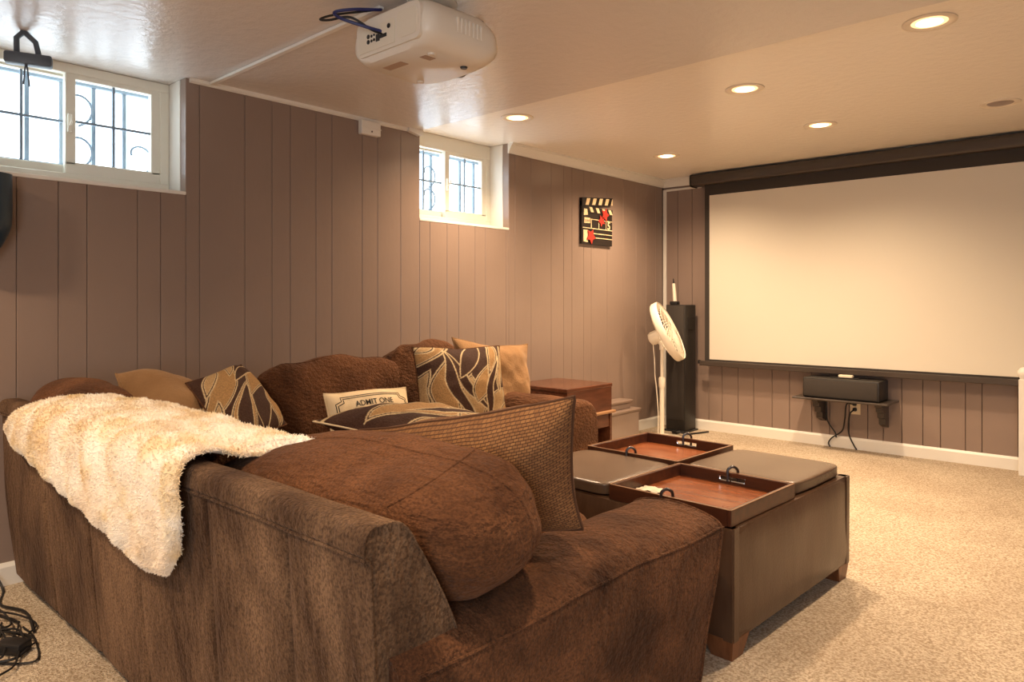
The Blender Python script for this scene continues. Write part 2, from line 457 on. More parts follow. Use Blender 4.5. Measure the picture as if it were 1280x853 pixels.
window(2, W2[0], W2[1], ZC, ZC - .052)

def grille(y0, y1, n, name, label, scrolls):
    t = thing(name, label, 'window grille', (XL - .34, (y0 + y1) / 2, 1.45))
    x = XL - .34
    for k in range(n):
        y = y0 + (y1 - y0) * (k + .5) / n
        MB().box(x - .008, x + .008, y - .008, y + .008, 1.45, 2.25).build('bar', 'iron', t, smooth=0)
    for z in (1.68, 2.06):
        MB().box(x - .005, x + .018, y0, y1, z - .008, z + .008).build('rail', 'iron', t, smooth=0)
    for (cy, cz, s) in scrolls:
        pts = [(x + .01, cy + s * (.075 - r * math.cos(a)), cz + r * math.sin(a)) for a, r in [(q * .35, .018 + .0058 * q) for q in range(0, 14)]]
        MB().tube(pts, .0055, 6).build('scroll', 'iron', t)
    return t
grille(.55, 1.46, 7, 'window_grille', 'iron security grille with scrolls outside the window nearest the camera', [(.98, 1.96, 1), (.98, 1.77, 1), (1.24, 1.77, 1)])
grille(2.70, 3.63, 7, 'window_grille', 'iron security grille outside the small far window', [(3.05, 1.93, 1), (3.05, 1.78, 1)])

# ------------------------------------------------------------------ recessed ceiling lamps
def downlight(x, y, z, label, lit=True, power=1.0, group=None):
    t = thing('recessed_light', label, 'ceiling light', (x, y, z - .004), group)
    MB().lathe([(.062, -.001), (.075, -.006), (.088, -.006), (.094, -.003), (.094, 0), (.062, 0)], 28, Matrix.Translation((x, y, z - .0005))).build('trim_ring', 'baffle', t)
    if lit:
        MB().lathe([(.0635, -.002), (.050, -.0035), (.046, -.0035), (.046, -.001), (.0635, -.001)], 28, Matrix.Translation((x, y, z))).build('baffle_glow_ring', 'baffle_glow', t)
        MB().lathe([(0.0, -.0045), (.036, -.005), (.047, -.0032), (.047, -.0012), (0, -.0012)], 24, Matrix.Translation((x, y, z))).build('lens', 'lens', t)
        d = bpy.data.lights.new('lamp_beam', 'SPOT'); d.energy = SPOT_W * power; d.color = WARM
        d.spot_size = R(150); d.spot_blend = 0.9; d.shadow_soft_size = .045
        l = bpy.data.objects.new('lamp_beam', d); COL.objects.link(l); l.parent = t; l.location = (0, 0, -.012)
    else:
        MB().lathe([(0, -.002), (.04, -.003), (.06, -.0035), (.0635, -.001), (0, -.0005)], 24, Matrix.Translation((x, y, z))).build('lens', 'unlit', t)
    return t
downlight(-2.78, 3.10, ZC, 'lit recessed ceiling light just in front of the small far window')
downlight(-2.70, 4.65, ZC, 'lit recessed ceiling light nearest the far left corner')
downlight(-1.56, 3.45, ZC, 'lit recessed ceiling light in the middle of the ceiling, brightest white disc')
downlight(-1.54, 4.46, ZC, 'smaller lit recessed ceiling light in front of the projection screen middle')
downlight(-.665, 3.10, ZC, 'largest lit recessed ceiling light at the upper right', power=.8)
downlight(-.655, 4.62, ZC, 'unlit grey recessed ceiling light above the right of the screen', lit=False)
# the same lamps go on over the camera's half of the room, out of frame
for x, y, p in ((-2.75, -.25, .9), (-1.15, -.55, .9), (-.70, 1.05, .5), (.8, -.5, .2)):
    downlight(x, y, ZS, 'lit recessed light in the low ceiling above or behind the camera', power=p, group='ceiling lights over the camera')

# ------------------------------------------------------------------ projection screen
t = thing('projection_screen', 'large pull-down projection screen with black border on the far wall', 'projection screen', (-1.58, 5.47, .56))
hx0, hx1 = -2.92, -.24
prof = roundpoly([(5.425, 2.045), (5.53, 2.045), (5.53, 2.138), (5.425, 2.138)], [.03, .006, .006, .03], 6)
MB().loft([[(x, p.x, p.y) for p in prof] for x in (hx0, hx1)]).build('screen_case', 'housing', t)
endc = MB()
for x0, x1 in ((hx0 - .012, hx0), (hx1, hx1 + .012)):
    pr = roundpoly([(5.418, 2.038), (5.535, 2.038), (5.535, 2.143), (5.418, 2.143)], [.034, .006, .006, .034], 6)
    MB().loft([[(x, p.x, p.y) for p in pr] for x in (x0, x1)]).build('end_cap', 'black', t)
MB().box(-2.80, -2.76, 5.53, 5.58, 2.07, 2.12, .002).build('wall_mount', 'black', t, smooth=0)
MB().box(-.50, -.46, 5.53, 5.58, 2.07, 2.12, .002).build('wall_mount', 'black', t, smooth=0)
MB().box(-2.818, -.335, 5.470, 5.4715, .592, 2.05).build('black_border', 'screenblack', t, smooth=0)
MB().box(-2.776, -.377, 5.4685, 5.470, .607, 1.957).build('white_surface', 'screen', t, smooth=0)
MB().box(-2.862, -.30, 5.455, 5.485, .552, .592, .004).build('bottom_bar', 'housing', t, smooth=0)
for x0, x1 in ((-2.874, -2.862), (-.30, -.288)):
    MB().box(x0, x1, 5.452, 5.488, .566, .596, .003).build('bar_cap', 'black', t, smooth=0)

# ------------------------------------------------------------------ centre speaker on its wall shelf
t = thing('wall_shelf', 'narrow dark wall shelf with two corbel brackets under the screen', 'shelf', (-1.70, YF - .001, .2))
MB().box(-2.03, -1.385, 5.29, YF - .001, .372, .385, .003).build('board', 'housing', t, smooth=0)
for x in (-1.905, -1.475):
    MB().prism([(YF - .002, .371), (5.40, .371), (5.40, .345), (5.425, .335), (5.425, .31), (5.46, .30), (5.46, .265), (5.50, .255), (5.50, .215), (5.54, .20), (YF - .002, .185)], x - .022, x + .022, 'x').build('bracket', 'housing', t, smooth=0)
cs = t = thing('center_speaker', 'black center speaker box standing on the wall shelf', 'speaker', (-1.705, 5.42, .3855))
MB().box(-1.965, -1.445, 5.32, 5.54, .386, .530, .012, 2).build('cabinet', 'blackspk', t)
MB().box(-1.955, -1.455, 5.312, 5.322, .396, .520, .006, 2).build('grille', 'grille', t)
tag(MB().box(-1.79, -1.60, 5.39, 5.44, .5305, .536, .002).build('slim_box', 'black', smooth=0), 'thin flat black bar lying on the center speaker', 'device')
tag(MB().box(-1.735, -1.640, 5.385, 5.425, .5365, .556, .004).build('sensor_box', 'paper'), 'small white box on top of the black center speaker', 'box')
t = thing('wall_outlet', 'cream wall outlet plate with two plugs under the shelf', 'outlet', (-1.676, YF - .001, .255))
MB().box(-1.712, -1.640, YF - .006, YF - .0005, .255, .370, .002).build('plate', 'plate', t, smooth=0)
for z in (.332, .292):
    MB().box(-1.690, -1.664, YF - .028, YF - .006, z - .012, z + .012, .004).build('plug', 'black', t)
def cord(name, pts, r, label, cat='cable', group=None, m='cable', n=8, parent=None):
    if parent is not None: return MB().tube(spline(pts, n), r, 6).build(name, m, parent)
    return tag(MB().tube(spline(pts, n), r, 6).build(name, m), label, cat, group)
cord('power_cord', [(-1.69, 5.553, .332), (-1.72, 5.52, .33), (-1.735, 5.53, .22), (-1.76, 5.55, .13), (-1.83, 5.545, .07), (-1.855, 5.545, .03), (-1.84, 5.53, .006)], .005, '', parent=cs)
cord('speaker_cord', [(-1.87, 5.545, .371), (-1.875, 5.555, .28), (-1.865, 5.555, .19), (-1.81, 5.55, .11), (-1.80, 5.545, .075)], .0055, '', parent=cs)
cord('straight_cord', [(-1.678, 5.553, .292), (-1.70, 5.53, .26), (-1.715, 5.545, .17), (-1.71, 5.55, .10), (-1.68, 5.545, .04), (-1.655, 5.535, .006)], .005, '', parent=cs)

# raceways
struct(MB().box(-3.268, -3.238, YF - .014, YF - .0005, .085, 2.062, .002).box(-3.238, -2.90, YF - .014, YF - .0005, 2.046, 2.064, .002).build('trim_6', 'white', smooth=0))
struct(MB().box(XL + .02, -1.985, 1.507, 1.529, ZS - .013, ZS - .0005, .002).build('trim_7', 'white', smooth=0))
t = thing('junction_box', 'small white cable junction box below the left wall ceiling', 'junction box', (XL + .02, 2.40, 1.995))
MB().box(XL + .0005, XL + .035, 2.342, 2.472, 2.000, 2.078, .004).build('cover', 'white', t, smooth=0)
MB().box(XL + .0345, XL + .038, 2.340, 2.474, 2.036, 2.040).build('lid_edge', 'white', t, smooth=0)
MB().lathe([(0, .003), (.005, .002), (.005, 0), (0, 0)], 10, Matrix.Translation((XL + .035, 2.41, 2.02)) @ Matrix.Rotation(R(90), 4, 'Y')).build('screw', 'housing', t)
# white post at the right edge
t = thing('newel_post', 'white slender post with round cap at the right edge of the screen', 'post', (-.655, 5.43, 0))
MB().box(-.672, -.618, 5.405, 5.455, .0, .60, .004).build('shaft', 'white', t, smooth=0)
MB().lathe([(0, .075), (.02, .07), (.034, .05), (.036, .035), (.028, .015), (.022, .0), (0, 0)], 18, Matrix.Translation((-.645, 5.43, .60))).build('cap', 'white', t)

# ------------------------------------------------------------------ clapboard sign
t = thing('clapboard_sign', 'movie clapboard sign with red stars hanging on the left wall', 'wall sign', (XL + .001, 4.55, 1.52))
y0, y1 = 4.355, 4.755
def cl(name, m, poly, d0, d1, lab=None):
    return MB().prism([(y0 + u * (y1 - y0), 1.52 + v * .36) for u, v in poly], XL + d0, XL + d1, 'x').build(name, m, t, smooth=0, label=lab)
cl('board', 'slate', [(0, 0), (1, 0), (1, .72), (.0, .70)], .001, .022)
cl('lower_stick', 'slate', [(0.02, .66), (1, .70), (1, .80), (.02, .80)], .001, .026)
cl('upper_stick', 'slate', [(0, .80), (.03, .78), (1.0, .90), (1.0, 1.06), (0, .97)], .001, .026)
cl('hinge_bar', 'slate', [(0, .66), (.16, .66), (.16, .9), (0, .9)], .001, .024)
for k in range(5):
    a = .10 + k * .21
    u0 = lambda u, v: (u, .80 + (v * .14) + u * .10)
    p = [(a, .815 + a * .085), (a + .10, .815 + (a + .10) * .085), (min(a + .155, 1), .955 + min(a + .155, 1) * .085), (a + .05, .955 + (a + .05) * .085)]
    if a + .10 > 1: p = [(a, .815 + a * .085), (1, .90), (1, 1.03), (a + .05, .955 + (a + .05) * .085)]
    cl('stripe', 'cream', p, .026, .0275)
for k in range(4):
    a = .22 + k * .21
    cl('stripe', 'cream', [(a + .06, .685), (min(a + .15, 1), .69), (min(a + .09, 1), .79), (a, .79)], .026, .0275)
cl('label_patch', 'cream', [(.07, .44), (.26, .45), (.26, .56), (.08, .56)], .022, .024)
cl('label_patch', 'cream', [(.05, .05), (.18, .04), (.2, .30), (.05, .30)], .022, .024)
cl('film_strip', 'cream', [(.05, .60), (.18, .62), (.16, .74), (.06, .74)], .024, .0262)
for v in (.335, .23, .14):
    cl('rule_line', 'cream', [(.2 if v < .3 else .03, v), (1, v), (1, v + .016), (.2 if v < .3 else .03, v + .016)], .022, .0235)
for u in (.29, .54, .78):
    cl('rule_line', 'cream', [(u, .34), (u + .018, .34), (u + .018, .54), (u, .54)], .022, .0235)
cl('rule_line', 'cream', [(.28, .53), (1, .53), (1, .545), (.28, .545)], .022, .0235)
def star(cu, cv, r, rot):
    return [(cu + (r if k % 2 == 0 else r * .55) * math.sin(rot + k * math.pi / 5) * .9, cv + (r if k % 2 == 0 else r * .55) * math.cos(rot + k * math.pi / 5) * 1.0) for k in range(10)]
for cu, cv, r, rot in ((.74, .67, .15, .3), (.62, .53, .13, .8), (.27, .17, .17, .5)):
    cl('star', 'red', star(cu, cv, r, rot), .027, .031)
def text_mesh(txt, size, bold=0.0, shear=0.0):
    c = bpy.data.curves.new('t', 'FONT'); c.body = txt; c.size = size; c.align_x = 'CENTER'; c.resolution_u = 3; c.offset = bold; c.shear = shear
    o = bpy.data.objects.new('t', c); COL.objects.link(o)
    bpy.context.view_layer.update()
    me = bpy.data.meshes.new_from_object(o.evaluated_get(bpy.context.evaluated_depsgraph_get()))
    vs = [v.co.copy() for v in me.vertices]; fs = [tuple(p.vertices) for p in me.polygons]
    bpy.data.objects.remove(o); bpy.data.curves.remove(c); bpy.data.meshes.remove(me)
    return vs, fs
vs, fs = text_mesh('5', .085, .002)
MB().add([(XL + .0243 + 0 * v.z, 4.355 + .88 * .40 + v.x, 1.52 + .36 * .36 + v.y) for v in vs], fs).build('number', 'cream', t, smooth=0, fixn=False)
vs, fs = text_mesh('SCENE', .022, .0006)
MB().add([(XL + .0243, 4.355 + .165 * .40 + v.x, 1.52 + .36 * .475 + v.y) for v in vs], fs).build('lettering', 'slate', t, smooth=0, fixn=False)

# ------------------------------------------------------------------ projector under the low ceiling
t = thing('projector', 'white ceiling-mounted video projector with connector panel', 'projector', (-1.88, 1.64, 1.90))
px0, px1, py0, py1, pz0, pz1 = -2.105, -1.695, 1.470, 1.825, 1.893, 2.045
rings = []
for k in range(13):
    f = k / 12
    z = pz0 + (pz1 - pz0) * f
    e = .055 * max(0, 1 - f * 2.6) ** 2 + .045 * max(0, f * 2 - 1.0) ** 2       # belly tapers in at the bottom and top
    dx, dy = e, e * .9
    pl = roundpoly([(px0 + dx, py0 + dy * .3), (px1 - dx, py0 + dy * .3), (px1 - dx * .6, py1 - dy), ((px0 + px1) / 2, py1 + .03 - dy * 1.2), (px0 + dx * .6, py1 - dy)], [.06, .06, .08, .3, .08], 7)
    rings.append([(p.x, p.y, z) for p in pl])
body = MB().loft(rings).build('body', 'proj', t, smooth=50)
# raised frame and recessed connector panel on the rear face
def rear(x0, x1, z0, z1, yq, r, name, m, parent, d=.006):
    pl = roundpoly([(x0, z0), (x1, z0), (x1, z1), (x0, z1)], r, 5)
    return MB().loft([[(p.x, yq, p.y) for p in pl], [(p.x, yq + d, p.y) for p in pl]]).build(name, m, parent)
rear(px0 + .045, px1 - .03, pz0 + .02, pz1 - .012, py0 - .001, .03, 'rear_frame', 'proj', t, .012)
rear(px0 + .06, px1 - .155, pz0 + .032, pz1 - .040, py0 - .0035, .004, 'connector_panel', 'projpanel', t, .004)
rear(px1 - .145, px1 - .045, pz0 + .038, pz1 - .028, py0 - .0032, .02, 'vent_panel', 'projpanel', t, .004)
rr = random.Random(4)
for (x, z, r_) in [(-1.99, 1.957, .0075), (-1.99, 1.975, .0075), (-1.972, 1.957, .005), (-1.972, 1.973, .005), (-1.958, 1.958, .005), (-1.958, 1.974, .004), (-1.88, 1.985, .008)]:
    MB().lathe([(0, .003), (r_ * .6, .003), (r_, .002), (r_, 0), (0, 0)], 12, Matrix.Translation((x, py0 - .0035, z)) @ Matrix.Rotation(R(90), 4, 'X')).build('socket', 'black', t)
for (x, z, wx, wz) in [(-1.938, 1.96, .010, .012), (-1.918, 1.96, .010, .006), (-1.90, 1.96, .009, .006)]:
    MB().box(x - wx, x + wx, py0 - .006, py0 - .003, z - wz, z + wz, .001).build('port', 'black', t, smooth=0)
MB().box(-2.01, -1.91, 1.54, 1.575, pz0 - .0012, pz0 + .002).build('spec_label', 'projlabel', t, smooth=0)
MB().box(-1.83, -1.80, 1.555, 1.60, pz0 - .0012, pz0 + .002).build('spec_label', 'projlabel', t, smooth=0)
for p in ((-1.745, 1.50), (-2.0, 1.76), (-1.765, 1.755)):
    MB().lathe([(0, -.006), (.011, -.006), (.013, -.002), (.013, .004), (0, .004)], 14, Matrix.Translation((p[0] - .03, p[1] + .06 if p[1] < 1.6 else p[1] - .03, pz0))).build('foot', 'black' if p[0] == -1.765 else 'proj', t)
vent = MB()
for k in range(7):
    MB().box(px1 - .006, px1 + .0015, 1.60 + .018 * k, 1.609 + .018 * k, 1.955, 2.005, .001).build('vent_slat', 'proj', t, smooth=0)
# lens on the front
MB().lathe([(0, .0), (.038, 0), (.045, .012), (.052, .016), (.055, .0), (.055, -.03), (0, -.03)], 24, Matrix.Translation((-1.95, py1 + .022, 1.972)) @ Matrix.Rotation(R(-90), 4, 'X')).build('lens', 'black', t)
# mount
MB().lathe([(0, 0), (.085, 0), (.085, -.006), (.07, -.012), (.03, -.014), (0, -.014)], 28, Matrix.Translation((-1.84, 1.62, ZS - .0005))).build('mount_plate', 'proj', t)
MB().lathe([(0, 0), (.052, 0), (.052, -.030), (.035, -.045), (0, -.045)], 20, Matrix.Translation((-1.855, 1.615, ZS - .012))).build('mount_bracket', 'black', t)
MB().lathe([(.0, 0), (.013, 0), (.013, -.012), (.009, -.012), (.009, -.002), (0, -.002)], 16, Matrix.Translation((-1.834, 1.843, ZS - .0005))).build('mount_bolt', 'black', t)
cord('blue_cable', [(-2.00, 1.518, ZS - .008), (-1.975, 1.50, ZS - .022), (-2.01, 1.42, ZS - .035), (-2.045, 1.37, ZS - .05), (-2.02, 1.38, ZS - .075), (-1.96, 1.44, 1.993), (-1.915, 1.474, 1.975)], .0055, 'blue video cable looping from the ceiling raceway into the projector', m='bluecable')
cord('black_cable', [(-2.005, 1.522, ZS - .006), (-2.01, 1.46, ZS - .03), (-2.07, 1.38, ZS - .05), (-2.10, 1.35, ZS - .065), (-2.06, 1.36, ZS - .075), (-2.00, 1.40, ZS - .07), (-1.95, 1.45, 1.985), (-1.905, 1.474, 1.962)], .004, 'thin black cable looped beside the blue cable at the projector')

# ------------------------------------------------------------------ bracket and wires by the near window, speaker below
t = thing('speaker_bracket', 'black metal bracket hung from the ceiling before the near window', 'bracket', (-3.16, .76, ZS - .02))
MB().tube([(-3.16, .757, ZS - .003), (-3.165, .735, ZS - .03), (-3.16, .735, ZS - .10)], .010, 8).build('leg', 'bracket', t)
MB().tube([(-3.16, .757, ZS - .003), (-3.14, .79, ZS - .04), (-3.13, .80, ZS - .10)], .010, 8).build('leg', 'bracket', t)
MB().box(-.075, .075, -.025, .025, -.022, .020, .008, 2, mat4=Matrix.Translation((-3.13, .765, ZS - .113)) @ Matrix.Rotation(R(70), 4, 'Z')).build('crossbar', 'bracket', t)
MB().tube(spline([(-3.125, .755, ZS - .13), (-3.12, .75, ZS - .16), (-3.125, .748, ZS - .21)]), .003, 6).build('wire', 'bracket', t)
MB().tube(spline([(-3.125, .757, ZS - .13), (-3.12, .760, ZS - .16), (-3.125, .767, ZS - .215)]), .003, 6).build('wire', 'bracket', t)
t = thing('surround_speaker', 'glossy black wall speaker, blue-tinted for window haze, below the near window at the left edge', 'speaker', (XL + .001, .63, 1.23))
rings = []
for k in range(11):
    f = k / 10; z = 1.235 + .32 * f
    r_ = .105 * (1 - .55 * max(0, .45 - f) ** 1.5 / .45 ** 1.5)
    rings.append([(XL + .012 + (r_ * 1.0) * (1 - math.cos(a)) * .6 + .0, .625 - r_ * math.cos(a + math.pi / 2) * -1.0, z) for a in [math.pi * 2 * q / 24 for q in range(24)]])
MB().loft(rings).build('cabinet', 'hazespk', t, smooth=50)
MB().box(XL + .0005, XL + .02, .60, .65, 1.33, 1.45, .003).build('wall_plate', 'bracket', t, smooth=0)

# ------------------------------------------------------------------ tower speaker, antenna, fan
t = thing('tower_speaker', 'tall black floor speaker in the far left corner behind the fan', 'speaker', (-3.01, 5.415, 0))
MB().box(-3.10, -2.92, 5.325, 5.51, .012, 1.055, .008, 2).build('cabinet', 'blackspk', t)
MB().box(-3.092, -2.928, 5.316, 5.326, .10, 1.045, .005, 2).build('grille', 'grille', t)
MB().box(-3.115, -2.905, 5.31, 5.525, .0, .014, .004).build('plinth', 'black', t, smooth=0)
MB().box(-2.919, -2.914, 5.36, 5.48, .85, .95, .001).build('side_badge', 'blackspk', t, smooth=0)
t = thing('cordless_handset', 'white upright wand in a small black base on the tower speaker', 'device', (-3.05, 5.39, 1.0555))
MB().box(-3.085, -3.02, 5.36, 5.42, 1.0555, 1.085, .006, 2).build('base', 'black', t)
MB().tube([(-3.05, 5.39, 1.08), (-3.056, 5.39, 1.16), (-3.062, 5.39, 1.235)], [.017, .016, .013], 12).build('wand', 'fan', t)
MB().tube([(-3.062, 5.39, 1.235), (-3.066, 5.39, 1.275)], [.006, .004], 8).build('tip', 'black', t)
cord('floor_cable', [(-2.99, 5.25, .02), (-2.93, 5.2, .03), (-2.86, 5.24, .012), (-2.82, 5.36, .008), (-2.78, 5.46, .01)], .006, 'black cable on the carpet at the foot of the tower speaker')
tag(MB().box(-2.985, -2.94, 5.22, 5.29, .0, .028, .006, 2).build('power_adapter', 'black'), 'small black power adapter at the foot of the tower speaker', 'adapter')

FX, FY = -2.945, 5.0
t = thing('pedestal_fan', 'cream white pedestal fan with tilted round head in the corner', 'fan', (FX, FY, 0))
MB().lathe([(0, .03), (.05, .03), (.07, .022), (.150, .014), (.165, .006), (.165, 0), (0, 0)], 32, Matrix.Translation((FX, FY, .0))).build('base', 'fan', t)
MB().tube([(FX, FY, .02), (FX, FY, .44)], .0185, 14).build('lower_pole', 'fan', t)
MB().lathe([(0, 0), (.022, 0), (.026, .02), (.026, .07), (.02, .085), (0, .085)], 16, Matrix.Translation((FX, FY, .40))).build('height_collar', 'fan', t)
MB().tube([(FX, FY, .45), (FX, FY, .72)], .0125, 12).build('upper_pole', 'fan', t)
nrm = Vector((.857, .306, .44)).normalized()
hc = Vector((FX + .035, FY + .03, .845))
hm = frame(hc, nrm.cross(Vector((0, 0, 1))), Vector((0, 0, 1)) - nrm * nrm.z)
if (hm.to_3x3() @ Vector((0, 0, 1))).dot(nrm) < 0:
    hm = frame(hc, -nrm.cross(Vector((0, 0, 1))), Vector((0, 0, 1)) - nrm * nrm.z)
def ring(rad, z, n=40): return [hm @ Vector((rad * math.cos(2 * math.pi * k / n), rad * math.sin(2 * math.pi * k / n), z)) for k in range(n)]
RH = .243
MB().lathe([(RH, -.03), (RH + .006, -.02), (RH + .006, .02), (RH, .03), (RH - .006, .02), (RH - .006, -.02), (RH, -.03)], 48, hm).build('rim', 'fan', t)
gm = MB()
for k in range(44):
    a = 2 * math.pi * k / 44
    pts = []
    for q in range(6):
        f = q / 5; rad = .045 + (RH - .05) * f; aa = a + .55 * f
        pts.append(hm @ Vector((rad * math.cos(aa), rad * math.sin(aa), .050 - .028 * f * f)))
    gm.tube(pts, .0021, 4, cap=False)
for rad, z in ((.09, .0485), (.14, .042), (.19, .034)): gm.tube(ring(rad, z), .002, 4, closed=True)
gm.build('front_grille', 'fan', t)
gm = MB()
for k in range(36):
    a = 2 * math.pi * k / 36
    gm.tube([hm @ Vector((rad * math.cos(a), rad * math.sin(a), z)) for rad, z in ((.05, -.06), (.12, -.058), (.2, -.045), (RH, -.02))], .002, 4, cap=False)
gm.tube(ring(.13, -.057), .002, 4, closed=True)
gm.build('rear_grille', 'fan', t)
MB().lathe([(0, .055), (.03, .054), (.046, .05), (.046, .044), (0, .044)], 24, hm).build('badge', 'fan', t)
for k in range(3):
    a0 = k * 2 * math.pi / 3
    V = []; F = []
    for i in range(7):
        for j in range(5):
            rad = .035 + .185 * i / 6; an = a0 + (-.35 + .75 * j / 4) * (1.0 - .15 * i / 6)
            V.append(hm @ Vector((rad * math.cos(an), rad * math.sin(an), -.012 + .028 * (j / 4 - .5))))
            V.append(hm @ Vector((rad * math.cos(an), rad * math.sin(an), -.015 + .028 * (j / 4 - .5))))
    for i in range(6):
        for j in range(4):
            q = (i * 5 + j) * 2
            F.append((q, q + 2, q + 12, q + 10)); F.append((q + 1, q + 11, q + 13, q + 3))
    MB().add(V, F).build('blade', 'fan', t, fixn=False)
MB().lathe([(0, .0), (.035, .0), (.04, -.06), (.052, -.07), (.055, -.13), (.045, -.155), (.02, -.165), (0, -.165)], 22, hm).build('motor', 'fan', t)
tk = hm @ Vector((0, 0, -.10))
MB().tube([(FX, FY, .70), (FX, FY, .745), tk], [.02, .022, .026], 12).build('neck', 'fan', t)
MB().tube(spline([tk + Vector((-.02, -.02, -.04)), (FX - .05, FY - .03, .62), (FX - .045, FY - .03, .50), (FX - .03, FY - .03, .38), (FX - .022, FY - .02, .2), (FX - .022, FY - .02, .04)]), .004, 6).build('power_lead', 'fan', t)

# ------------------------------------------------------------------ end table and low ledge
t = thing('end_table', 'dark wood end table with drawer box against the left wall', 'side table', (-3.01, 3.81, 0))
ex0, ex1, ey0, ey1 = -3.255, -2.775, 3.565, 4.065
MB().box(ex0, ex1, ey0, ey1, .505, .53, .004).build('top', 'wood_dark', t, smooth=0)
MB().box(ex0 + .005, ex1 - .004, ey0 + .004, ey1 - .004, .345, .506, .002).build('upper_box', 'wood_dark', t, smooth=0)
MB().box(ex0, ex1 + .02, ey0 - .015, ey1 + .015, .330, .348, .004).build('ledge', 'wood_edge', t, smooth=0)
MB().box(ex0 + .01, ex1 - .012, ey0 + .02, ey1 - .012, .235, .331, .002).build('drawer_front', 'wood_dark', t, smooth=0)
for y in (ey0, ey1 - .022):
    MB().box(ex0, ex1 - .004, y, y + .022, 0, .331, .002).build('side_panel', 'wood_dark', t, smooth=0)
MB().box(ex0, ex0 + .015, ey0 + .02, ey1 - .02, .02, .24).build('back_panel', 'wood_dark', t, smooth=0)
MB().box(ex0, ex1 - .01, ey0 + .021, ey1 - .021, .04, .06, .002).build('bottom_shelf', 'wood_dark', t, smooth=0)
t = thing('low_ledge', 'low taupe painted box ledge with stepped cap beside the end table', 'ledge', (-3.16, 4.65, 0))
def ledge_tier(x1, y1, z0, z1, tag_):
    MB().box(XL + .002, x1, 4.12, y1, z0, z1, .003).build(tag_ + '_box', 'wall', t, smooth=0)
    MB().loft([[(XL + .002, y, z) if a == 0 else (x1 + a, y, z) for a, z in ((0, z1), (.006, z1), (.016, z1 + .010), (.020, z1 + .020), (.018, z1 + .026), (0, z1 + .026))] for y in (4.12, y1 + .008)]).build(tag_ + '_cap', 'wall', t, smooth=0)
ledge_tier(-3.125, 4.95, 0, .205, 'lower')
ledge_tier(-3.160, 4.88, .231, .275, 'upper')

# ------------------------------------------------------------------ soft furnishing helpers
def cube_grid(n):
    """unit cube surface points (-1..1) with shared vertices"""
    idx = {}; V = []; F = []
    def vid(p):
        k = tuple(round(c * n) for c in p)
        if k not in idx: idx[k] = len(V); V.append(Vector(p))
        return idx[k]
    ln = [-1 + 2 * i / n for i in range(n + 1)]
    for ax in range(3):
        for s in (-1, 1):
            for i in range(n):
                for j in range(n):
                    q = []
                    for a, b in ((i, j), (i + 1, j), (i + 1, j + 1), (i, j + 1)):
                        p = [0, 0, 0]; p[ax] = s; p[(ax + 1) % 3] = ln[a]; p[(ax + 2) % 3] = ln[b]
                        q.append(vid(p))
                    F.append(tuple(q if s > 0 else q[::-1]))
    return V, F
CG = {n: cube_grid(n) for n in (20, 30, 44)}

def sq(p, k):
    """cube point -> superquadric of exponent k"""
    d = (abs(p.x) ** k + abs(p.y) ** k + abs(p.z) ** k) ** (1 / k)
    return p / d

def cushion(name, m, parent, mat4, half, k=3.2, seed=0, amp=.012, sc=5.0, n=30, seams=(), warp=None, fine=.0025):
    V, F = CG[n]
    a, b, c = half
    def S(p):
        q = sq(p, k); q = Vector((q.x * a, q.y * b, q.z * c))
        d = Vector((q.x / a, q.y / b, q.z / c)).normalized()
        w = 1 + n3(q, sc, amp / min(half), seed) + n3(q, sc * 4.2, fine / min(half), seed + 5)
        q = q * w
        if warp: q = warp(q)
        return mat4 @ q
    o = MB().add([S(p) for p in V], F).build(name, m, parent, smooth=60)
    for axis, val in seams:
        pts = []
        N = 96
        for i in range(N):
            s = (i / N) * 4; e = int(s); f = (s - e) * 2 - 1
            u, v = [(1, f), (-f, 1), (-1, -f), (f, -1)][e]
            p = [0, 0, 0]; p[axis] = val; p[(axis + 1) % 3] = u; p[(axis + 2) % 3] = v
            pts.append(S(Vector(p)))
        MB().tube(pts, .0026, 6, closed=True).build('piping', m, o)
    return o

def pillow_S(w, h, t, pinch=.07, seed=0, amp=.012, power=(2.6, .62)):
    def S(u, v, s):
        x = w / 2 * u * (1 - pinch * (1 - v * v) * abs(u) ** 3)
        y = h / 2 * v * (1 - pinch * (1 - u * u) * abs(v) ** 3)
        th = ((1 - abs(u) ** power[0]) * (1 - abs(v) ** power[0])) ** power[1] if abs(u) < 1 and abs(v) < 1 else 0
        z = s * t / 2 * th
        e = min(1, th * 3)
        z += e * (n3((x, y, s * 3), 7, amp, seed) + n3((x * 1.0, y, s * 3), 19, amp * .35, seed + 3))
        y += n3((x, 0, 0), 6, .008, seed + 9); x += n3((0, y, 4), 6, .008, seed + 9)
        return Vector((x, y, z))
    return S

